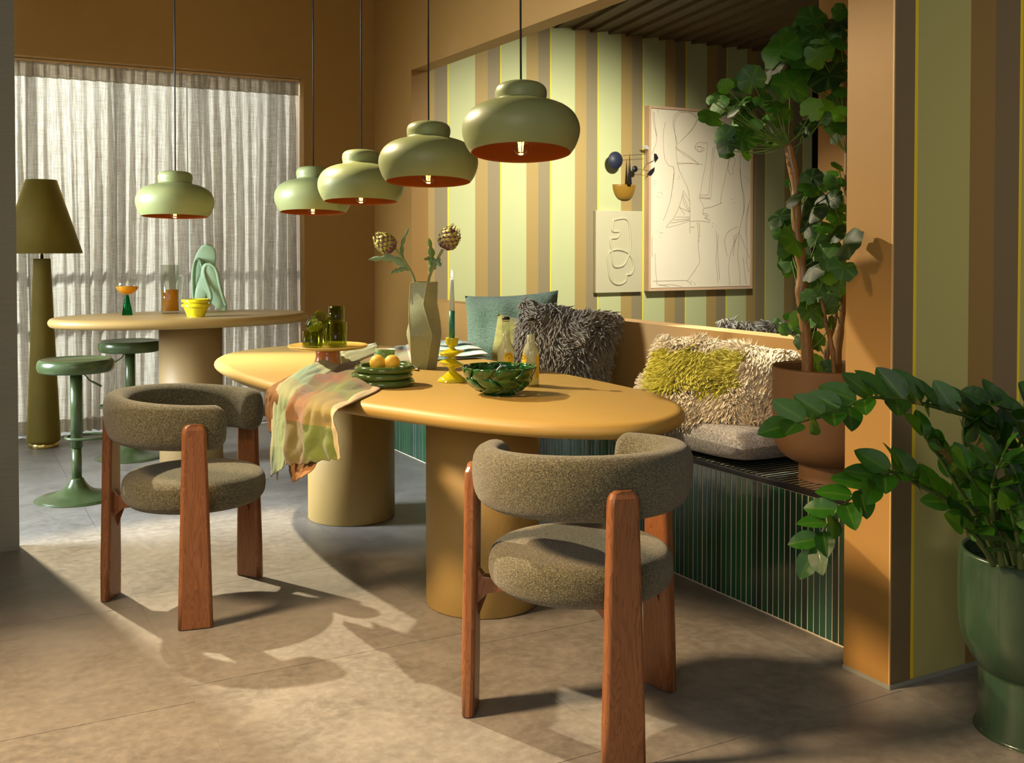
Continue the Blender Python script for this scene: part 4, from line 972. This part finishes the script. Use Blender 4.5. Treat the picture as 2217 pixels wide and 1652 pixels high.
LN = [[(655,170),(638,250),(636,330),(642,420),(650,480),(680,530),(722,550),(720,640),(708,740),(690,840),(660,930),(635,990)],
 [(755,360),(742,300),(725,230),(718,170),(735,110),(780,78),(850,80),(900,110),(920,145),(905,190),(870,240),(820,290),(765,345)],
 [(748,390),(738,300),(728,200),(745,130),(790,92),(860,95),(915,140)],[(918,150),(880,220),(830,280),(775,335)],
 [(740,370),(745,460),(765,560),(800,640),(835,710),(852,790),(858,900),(858,1000),(856,1095)],
 [(748,390),(800,420),(870,465),(925,515),(962,521)],[(748,395),(820,450),(930,518),(860,512),(745,510)],[(750,520),(850,516),(940,519)],
 [(895,380),(910,355),(935,338),(975,345),(1003,343),(1000,420),(985,540),(965,640),(945,760),(937,800),(960,850),(975,888)],
 [(897,383),(915,405),(940,418),(965,410),(975,395),(955,378),(925,372),(897,383)],[(920,385),(925,410),(940,416),(952,405),(950,382),(935,374),(922,380)],
 [(938,775),(980,778),(1012,772),(1020,700),(1030,600),(1040,480),(1049,380)],[(940,795),(985,797),(1028,795),(1038,700),(1048,560),(1062,370)],[(937,803),(1000,808),(1032,806)],
 [(975,888),(1040,875),(1122,843)],[(1120,840),(1112,836),(1122,760),(1140,680),(1165,570),(1185,470)],
 [(1180,500),(1195,470),(1215,462),(1232,480),(1228,520),(1212,550),(1220,590),(1210,605),(1190,600),(1175,560),(1180,510)],
 [(803,742),(790,800),(765,880),(720,970),(660,1045),(740,1030),(810,1010),(858,990)],[(803,745),(830,790),(855,830)],[(798,770),(825,840),(856,905)],[(795,790),(815,860),(855,918)],[(770,880),(855,918)],
 [(770,880),(800,920),(815,945)],[(740,960),(858,960)],[(720,985),(858,975)],[(700,1010),(855,985)],[(860,995),(940,992),(1022,1005)],[(862,1042),(893,1045)],
 [(965,935),(990,928),(1005,940),(1005,955),(980,970),(1010,978),(1024,995)],[(972,890),(965,930),(985,950),(1000,945)],
 [(935,1010),(938,1090),(925,1180),(932,1260),(938,1330),(900,1400),(835,1490)],[(918,1005),(928,1080),(932,1170)],
 [(1075,1075),(1082,1200),(1075,1320),(1085,1420),(1090,1500)],[(1092,1110),(1088,1240),(1098,1380),(1104,1480)],[(1075,1490),(1125,1535)],
 [(1272,560),(1285,680),(1300,790),(1305,900),(1285,1000),(1262,1100),(1225,1180),(1190,1290),(1180,1400),(1190,1530)],
 [(1280,440),(1275,560),(1290,700),(1310,800),(1308,900),(1290,980)],[(1260,1040),(1180,1080),(1148,1140),(1150,1200),(1168,1290)],
 [(1268,1080),(1262,1180),(1255,1290),(1270,1400),(1275,1525)],[(1275,1110),(1305,1180),(1345,1280),(1370,1380),(1378,1530)],
 [(1365,725),(1355,820),(1338,930),(1330,1090),(1335,1220),(1330,1330),(1350,1420),(1375,1510)],[(1345,860),(1325,980),(1322,1120)],
 [(550,80),(555,180),(575,260),(578,340),(555,400),(538,450)],[(560,90),(568,200),(585,290)],[(550,1493),(700,1490),(830,1490),(870,1525)],[(570,1265),(572,1400),(590,1560)],[(545,1120),(540,1200),(545,1290)],
 [(595,1520),(660,1535),(750,1560)],[(600,1530),(700,1522),(790,1540)],[(718,540),(726,600),(715,700),(700,800)],[(1300,1300),(1310,1400),(1325,1520)]]
for k in range(9): LN.append([(1250-k*4, 1100+k*22), (1215-k*0+2, 1130+k*20)])
for cx_, cy_ in ((770, 620), (600, 770), (1335, 650), (1215, 820), (610, 1100), (880, 1495), (575, 665), (1055, 1030), (605, 88)):
    for k in range(6): x = cx_+random.uniform(-22, 22); y = cy_+random.uniform(-26, 26); LN.append([(x, y), (x+4, y+5)])
mt = M()
for ln in LN:
    pts = []
    for x, y in (ln if len(ln) < 3 else [(p.x, p.y) for p in catmull([(a, b, 0) for a, b in ln], 4)]):
        q = wpt(*cp(x, y), Yp+.005)
        if x0+.03 < q.x < x1-.03 and z0+.03 < q.z < z1-.03: pts.append(q)
    if len(pts) > 1: mt.tube(pts, .0014, 4)
obj('drawn_lines', mt, 'graphite', r)
# relief panel
Yr = 7.36
a = wpt(*cp(75, 905), Yr); b = wpt(*cp(463, 912), Yr); c = wpt(*cp(463, 1583), Yr); d = wpt(*cp(75, 1592), Yr)
r = thing('relief_panel', 'small beige relief panel with a raised looping line, left of the framed drawing', 'picture', (0, 0, 0))
rx0, rx1, rz0, rz1 = a.x, b.x, (c.z+d.z)/2, (a.z+b.z)/2
obj('panel', M().box((rx0, Yr, rz0), (rx1, Yw, rz1)), 'relief_plaster', r, smooth=False, bevel=.003)
lp = [(222,985),(280,972),(325,975),(350,1010),(358,1090),(362,1180),(352,1260),(320,1340),(280,1372),(225,1368),(210,1300),(208,1240),(195,1180),(200,1140),(250,1132),(272,1100),(270,1082),(216,1078),(215,1030),(220,988)]
lp2 = [(205,1240),(250,1230),(300,1238),(345,1262),(380,1320),(388,1385),(365,1435),(330,1442),(322,1490),(280,1518),(225,1510),(190,1460),(180,1390),(172,1310),(180,1260),(205,1240)]
mr = M()
for L_ in (lp, lp2): mr.tube([wpt(*cp(p.x, p.y), Yr) for p in catmull([(a_, b_, 0) for a_, b_ in L_], 5)], .011, 8)
obj('raised_line', mr, 'relief_plaster', r)
# mobile on half-bowl shelf
bc = wpt(*cp(340, 690), 7.34)
r = thing('wall_shelf', 'brown glazed half-bowl wall shelf under the small mobile', 'shelf', bc)
hb = [(.112, 0), (.110, -.03), (.098, -.07), (.075, -.105), (.045, -.122), (0, -.125)]
m = M(); seg = 24; prr = smoothprof(hb, 3)
vs = []; 
for rr, z in prr:
    for k in range(seg+1): a_ = -PI*k/seg; vs.append((rr*math.cos(a_), rr*math.sin(a_)*.55+.06, z))
fs = [(i*(seg+1)+k, i*(seg+1)+k+1, (i+1)*(seg+1)+k+1, (i+1)*(seg+1)+k) for i in range(len(prr)-1) for k in range(seg)]
n0 = len(vs); fs.append(tuple(range(seg+1)))
m.add(vs, fs); obj('shelf_bowl', m, 'caramel_glaze', r, thick=.004)
r = thing('mobile', 'small balancing mobile of dark discs and blades on a black cone stand', 'mobile', bc)
W = lambda x, y, dy=0: wpt(*cp(x, y), 7.32+dy)-bc
obj('cone_stand', M().lathe([(0, 0), (.020, 0), (.0015, .255), (0, .256)], 16, (0.005, -.02, .0)), 'black_metal', r)
tb = M(); 
for ln in ([(300,450),(350,445),(490,438),(498,450),(498,520),(470,560)], [(498,520),(560,485)], [(425,562),(470,567),(520,580)], [(498,440),(500,385)]): tb.tube([W(*q) for q in ln], .002, 5)
obj('wire', tb, 'black_metal', r)
def disc(nm, cxp, cyp, rr, mt_): 
    c_ = W(cxp, cyp); m = M(); m.extr([(rr*math.cos(2*PI*k/32), rr*math.sin(2*PI*k/32)) for k in range(32)], -.003, .003, lambda u, v, w: c_+Vector((u, w, v))); obj(nm, m, mt_, r)
disc('large_disc', 238, 487, .072, 'disc_blue'); disc('small_disc', 400, 560, .027, 'black_metal')
for nm, pl, mt_ in (('blade', [(562,430),(580,438),(595,470),(570,500),(562,470)], 'black_metal'), ('blade', [(500,608),(530,568),(565,545),(560,580),(535,612)], 'black_metal'), ('blade', [(458,368),(500,362),(520,385),(512,400),(480,388)], 'grey_blade')):
    q = [W(*a_) for a_ in pl]; m = M(); nn = len(q); m.add([v+Vector((0, dy, 0)) for dy in (-.002, .002) for v in q], [tuple(range(nn-1, -1, -1)), tuple(range(nn, 2*nn))]+[(i, (i+1) % nn, nn+(i+1) % nn, nn+i) for i in range(nn)]); obj(nm, m, mt_, r, smooth=False)

# ------------------------------------------------------------------ aralia in brown pot
pc = Vector((2.672, 2.60, .465))
r = thing('potted_aralia', 'tall potted aralia with round glossy leaves in a brown footed pot on the bench end', 'plant', pc)
obj('pot', M().lathe(smoothprof([(0, .0), (.108, 0), (.112, .004), (.112, .050), (.118, .056), (.160, .075), (.190, .115), (.199, .17), (.201, .25), (.201, .372), (.199, .376), (.194, .376), (.192, .36), (.192, .33)], 3), 80), 'pot_brown', r)
obj('soil', M().lathe([(0, .325), (.193, .322)], 40), 'soil', r)
PDp = (pc-CAM).dot(F_)
def pp(px, py, dd=0): return at_d(px, py, PDp+dd)-pc
trunks = [([(1748, 822), (1747, 760), (1740, 690), (1738, 660), (1733, 630), (1738, 600), (1732, 560), (1724, 500), (1723, 440), (1722, 400), (1712, 345), (1706, 312)], [.021, .021, .020, .020, .022, .019, .018, .0165, .0165, .017, .016, .014], -.02),
          ([(1812, 826), (1811, 780), (1816, 730), (1822, 680), (1829, 620), (1834, 560), (1836, 480), (1834, 380), (1832, 280), (1830, 180), (1822, 90)], [.020, .018, .016, .014, .013, .012, .012, .011, .009, .007, .005], .10),
          ([(1784, 828), (1788, 780), (1795, 735), (1805, 700), (1812, 660)], [.011, .010, .010, .009, .006], .02), ([(1806, 815), (1803, 770), (1795, 725), (1785, 690), (1778, 650)], [.008, .009, .009, .008, .006], -.05)]
TP_ = []
for px_, rd, dd in trunks:
    pts = catmull([pp(x, y, dd) for x, y in px_], 4); rr = []
    for i in range(len(pts)): k = i/4; i0 = min(int(k), len(rd)-2); rr.append((rd[i0]*(1-(k-i0))+rd[i0+1]*(k-i0))*(1+.12*random.uniform(-1, 1)))
    obj('trunk', M().tube(pts, rr, 10), 'trunk_bark', r)
    if len(px_) > 5: TP_ += pts
def round_leaf(seed):
    rnd = random.Random(seed); m = M(); nr_, na = 6, 30; ph = rnd.uniform(0, 6)
    def fn(u, v):
        a = -PI+2*PI*u; edge = 1+.05*math.sin(7*a+ph)+.03*math.sin(13*a); notch = 1-.45*math.exp(-((abs(a)-PI)/.28)**2)
        rr = v*edge*notch; x = rr*math.sin(a); y = rr*math.cos(a)+.25*0
        z = -.16*rr*rr+.05*math.sin(3*a+ph)*rr*rr+.10*abs(x)*(.6+.4*math.sin(ph))
        return (x, y, z)
    m.grid(fn, na, nr_); return m
LM = {}
for nm in ('aralia_leaf', 'aralia_leaf_dark', 'aralia_leaf_bright'): LM[nm] = [mesh('leaf', round_leaf(k), nm, True, False) for k in range(4)]
LV_ = """1818,25,16 1757,41,28 1732,66,24 1693,102,36 1760,76,25 1793,74,20 1737,120,38 1772,114,25 1673,142,28d 1709,183,32 1734,152,25 1788,165,34d 1625,168,24 1655,178,16 1569,186,14 1546,211,9 1536,216,8
1579,214,19d 1559,241,20 1536,252,22 1587,239,16d 1607,221,16 1566,295,20 1571,313,18d 1602,297,27 1632,295,22 1671,305,19 1693,252,19 1673,226,22 1655,257,14 1632,274,14b 1612,330,15 1648,211,16 1622,249,18 1599,264,16
1760,234,20b 1785,224,18b 1815,244,18b 1808,218,16 1772,254,13d 1742,277,19d 1785,254,13 1803,269,16 1820,274,18 1813,117,24 1816,50,24d 1818,94,18 1808,175,16 1817,198,14
1812,358,12 1759,382,18d 1738,391,14 1786,394,18 1808,397,17 1708,394,9 1753,410,18 1717,431,17d 1729,413,13 1762,446,30d 1802,428,19d 1814,452,15 1687,467,22d 1810,470,18 1750,488,20d 1699,497,22 1717,519,27
1786,491,19 1814,503,20d 1838,528,30dF 1768,519,16 1793,528,18 1790,552,24 1714,573,25 1738,567,17 1762,579,26d 1793,594,18b 1816,570,16 1824,582,24F 1765,612,24 1783,631,17 1753,603,15 1756,670,22 1796,658,17
1724,688,13b 1697,712,11b 1679,696,7 1703,685,7 1768,693,15 1747,706,13b 1729,715,11 1735,736,15 1768,736,17 1767,783,15b 1776,799,9b 1794,797,15 1815,618,18 1802,697,13 1717,703,9b 1750,640,14""".split()
tw = M(); rnd = random.Random(21)
extra = []
for tok in LV_:
    a_, b_, c_ = tok.split(','); cc_ = ''.join(q for q in c_ if q.isdigit())
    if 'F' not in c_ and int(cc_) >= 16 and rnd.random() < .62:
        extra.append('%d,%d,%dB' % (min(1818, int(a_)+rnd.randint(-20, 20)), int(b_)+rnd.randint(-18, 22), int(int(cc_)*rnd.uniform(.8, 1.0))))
LV_ += extra
twb = {0: pp(1706, 314, -.02)}
for tok in LV_:
    fl_ = ''.join(c for c in tok if c.isalpha()); x, y, s = [float(q) for q in ''.join(c for c in tok if not c.isalpha()).split(',')]
    dd = rnd.uniform(-.10, .09)
    if 'F' in fl_: dd = -.58
    if 'B' in fl_: dd = rnd.uniform(.04, .14)
    c = pp(x, y, dd)
    if 'F' not in fl_ and (c+pc).x > 2.82: c = c-(F_*.06)
    s_m = s/ (FPX/(PDp+dd))*1.34
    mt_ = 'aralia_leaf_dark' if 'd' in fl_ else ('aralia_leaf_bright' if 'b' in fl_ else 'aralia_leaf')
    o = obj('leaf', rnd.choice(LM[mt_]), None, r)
    # leaf normal: mostly up/outward and partly to the room
    nrm = Vector((-.50+rnd.gauss(0, .35), -.62+rnd.gauss(0, .35), .42+rnd.gauss(0, .35))).normalized()
    if 'd' in fl_: nrm = Vector((-.75+rnd.gauss(0, .2), -.25+rnd.gauss(0, .25), .45+rnd.gauss(0, .25))).normalized()
    # petiole towards nearest trunk point
    if y < 345 and x < 1700: src = twb[0]+Vector((rnd.uniform(-.01, .01), rnd.uniform(-.01, .01), 0))
    elif s < 12.5 and y > 650: src = pp(1752, 735, 0)
    else:
        cand = [q for q in TP_ if q.z < c.z+.02] or TP_; src = min(cand, key=lambda q: (q-c).length+abs((c.z-q.z)-.12)*.8)
    dr = (c-src); dr = dr-nrm*dr.dot(nrm)
    if dr.length < 1e-4: dr = nrm.orthogonal()
    yv = dr.normalized(); xv = yv.cross(nrm).normalized(); Mx = Matrix((xv, yv, nrm)).transposed()
    o.rotation_euler = Mx.to_euler(); sc = s_m; o.scale = (sc, sc, sc); o.location = c-yv*sc*.12
    if 'F' not in fl_:
        base = o.location-yv*sc*.05; mid = (src+base)/2+Vector((0, 0, -.02*0-.015)); tw.tube(catmull([src, mid, base], 4), .0018, 5, False)
obj('petioles', tw, 'stem_green', r, kind='stuff')
obj('stake_tag', M().box((-.003, -.001, -.03), (.003, .001, .03)), 'paper', r, loc=pp(1829, 352, -.12), smooth=False)

# ------------------------------------------------------------------ ZZ plant in teal pot
zc = Vector((2.49, 1.70, 0)); r = thing('potted_zz_plant', 'zz plant with arching stems of glossy leaflets in a teal footed pot, lower right', 'plant', zc)
obj('pot', M().lathe(smoothprof([(0, 0), (.148, 0), (.152, .006), (.150, .05), (.149, .155), (.153, .168), (.172, .195), (.192, .24), (.200, .30), (.201, .40), (.199, .455), (.196, .466), (.186, .466), (.183, .45), (.183, .42)], 3), 88), 'teal_glazed_pot', r)
obj('soil', M().lathe([(0, .405), (.184, .40)], 40), 'soil', r)
ZD = (zc-CAM).dot(F_)
def zp(px, py, d): return at_d(px, py, d)-zc
def zleaf():
    m = M()
    def fn(u, v):
        x = (u-.5)*2; w = .33*math.sin(PI*v**.8)**.7 if 0 < v < 1 else 0.004; return (x*w, v, .10*abs(x)*w*2-.12*v*v+.02*math.sin(v*20)*abs(x)*w)
    m.grid(fn, 6, 14); return mesh('leaflet', m, 'zz_leaf', True, False)
ZL = zleaf(); rz = random.Random(5)
def zstem(pts, n, size, f0=.25, r0=.0085, side=1):
    c = catmull(pts, 10); N = len(c)
    obj('stem', M().tube(c, [r0*(1-.72*i/N) for i in range(N)], 8), 'zz_stem', r)
    for i in range(n):
        t_ = f0+(1-f0)*(i/(n-1))**.92; k = t_*(N-1); i0 = min(int(k), N-2); p = c[i0].lerp(c[i0+1], k-i0); tg = (c[i0+1]-c[i0]).normalized()
        sd = 1 if i % 2 else -1
        side_ = tg.cross(Vector((0, 0, 1)) if abs(tg.z) < .9 else Vector((1, 0, 0))).normalized(); upv = side_.cross(tg).normalized()
        # leaflets sit in two ranks: above-left and below-right of the rachis, leaning forward
        view = Vector((-F_.x, -F_.y, .35)).normalized()
        rank = (upv*(.85 if sd > 0 else .25)+side_*sd*.55+Vector((rz.gauss(0, .12), rz.gauss(0, .12), rz.gauss(0, .12)))).normalized()
        if sd < 0: rank = (rank*.8-upv*.35).normalized()
        dirv = (rank*.8+tg*.62).normalized()
        if i == n-1: dirv = tg
        nrm = (view*.75+upv*.4+Vector((rz.gauss(0, .3), rz.gauss(0, .3), rz.gauss(0, .3)))); nrm = (nrm-dirv*nrm.dot(dirv)).normalized()
        xv = dirv.cross(nrm).normalized(); Mx = Matrix((xv, dirv, nrm)).transposed()
        s = size*(1.0-.35*abs(t_-.5))*rz.uniform(.9, 1.1)
        o = obj('leaflet', ZL, None, r); o.rotation_euler = Mx.to_euler(); o.scale = (s*1.0, s, s); o.location = p
# long arch across the striped wall and column
zstem([zp(2195, 1225, 2.72), zp(2217, 1120, 2.70), zp(2195, 1010, 2.66), zp(2130, 920, 2.62), zp(2040, 885, 2.58), zp(1960, 868, 2.55), zp(1880, 862, 2.52), zp(1800, 895, 2.49), zp(1712, 918, 2.46)], 26, .098, .30)
# second arch bending down in front of the bench
zstem([zp(2160, 1225, 2.62), zp(2100, 1150, 2.58), zp(2050, 1085, 2.54), zp(1985, 1048, 2.50), zp(1930, 1022, 2.47), zp(1870, 1055, 2.45), zp(1800, 1120, 2.43), zp(1762, 1190, 2.42)], 28, .088, .14)
zstem([zp(2165, 1225, 2.66), zp(2120, 1130, 2.62), zp(2070, 1050, 2.60), zp(2030, 985, 2.58), zp(1997, 940, 2.56)], 15, .092, .25)
zstem([zp(2200, 1225, 2.60), zp(2170, 1130, 2.55), zp(2120, 1060, 2.50), zp(2090, 1010, 2.45)], 12, .096, .25)
zstem([zp(2215, 1230, 2.70), zp(2240, 1100, 2.68), zp(2225, 980, 2.66), zp(2190, 900, 2.62), zp(2140, 870, 2.60)], 14, .096, .2)
zstem([zp(2230, 1230, 2.60), zp(2250, 1080, 2.55), zp(2270, 960, 2.55), zp(2240, 880, 2.5)], 14, .096, .2)
zstem([zp(2240, 1230, 2.75), zp(2290, 1050, 2.8), zp(2350, 950, 2.8)], 12, .096, .2)
zstem([zp(2210, 1230, 2.50), zp(2200, 1150, 2.45), zp(2185, 1100, 2.4)], 8, .096, .2)
for pts, n_, f0 in (([(2150, 1222, 2.58), (2120, 1170, 2.52), (2085, 1140, 2.46)], 7, .25), ([(2190, 1225, 2.66), (2150, 1120, 2.64), (2110, 1030, 2.64), (2085, 950, 2.63), (2090, 900, 2.62)], 13, .2),
                    ([(2170, 1225, 2.55), (2150, 1120, 2.48), (2150, 1040, 2.42), (2170, 990, 2.38)], 10, .25), ([(2205, 1225, 2.60), (2200, 1100, 2.60), (2180, 1000, 2.62), (2150, 930, 2.62)], 12, .2),
                    ([(2225, 1225, 2.52), (2225, 1130, 2.44), (2205, 1050, 2.38)], 9, .2), ([(2180, 1228, 2.70), (2160, 1150, 2.72), (2110, 1100, 2.74), (2060, 1090, 2.74)], 9, .2)):
    zstem([zp(*q) for q in pts], n_, .098, f0)
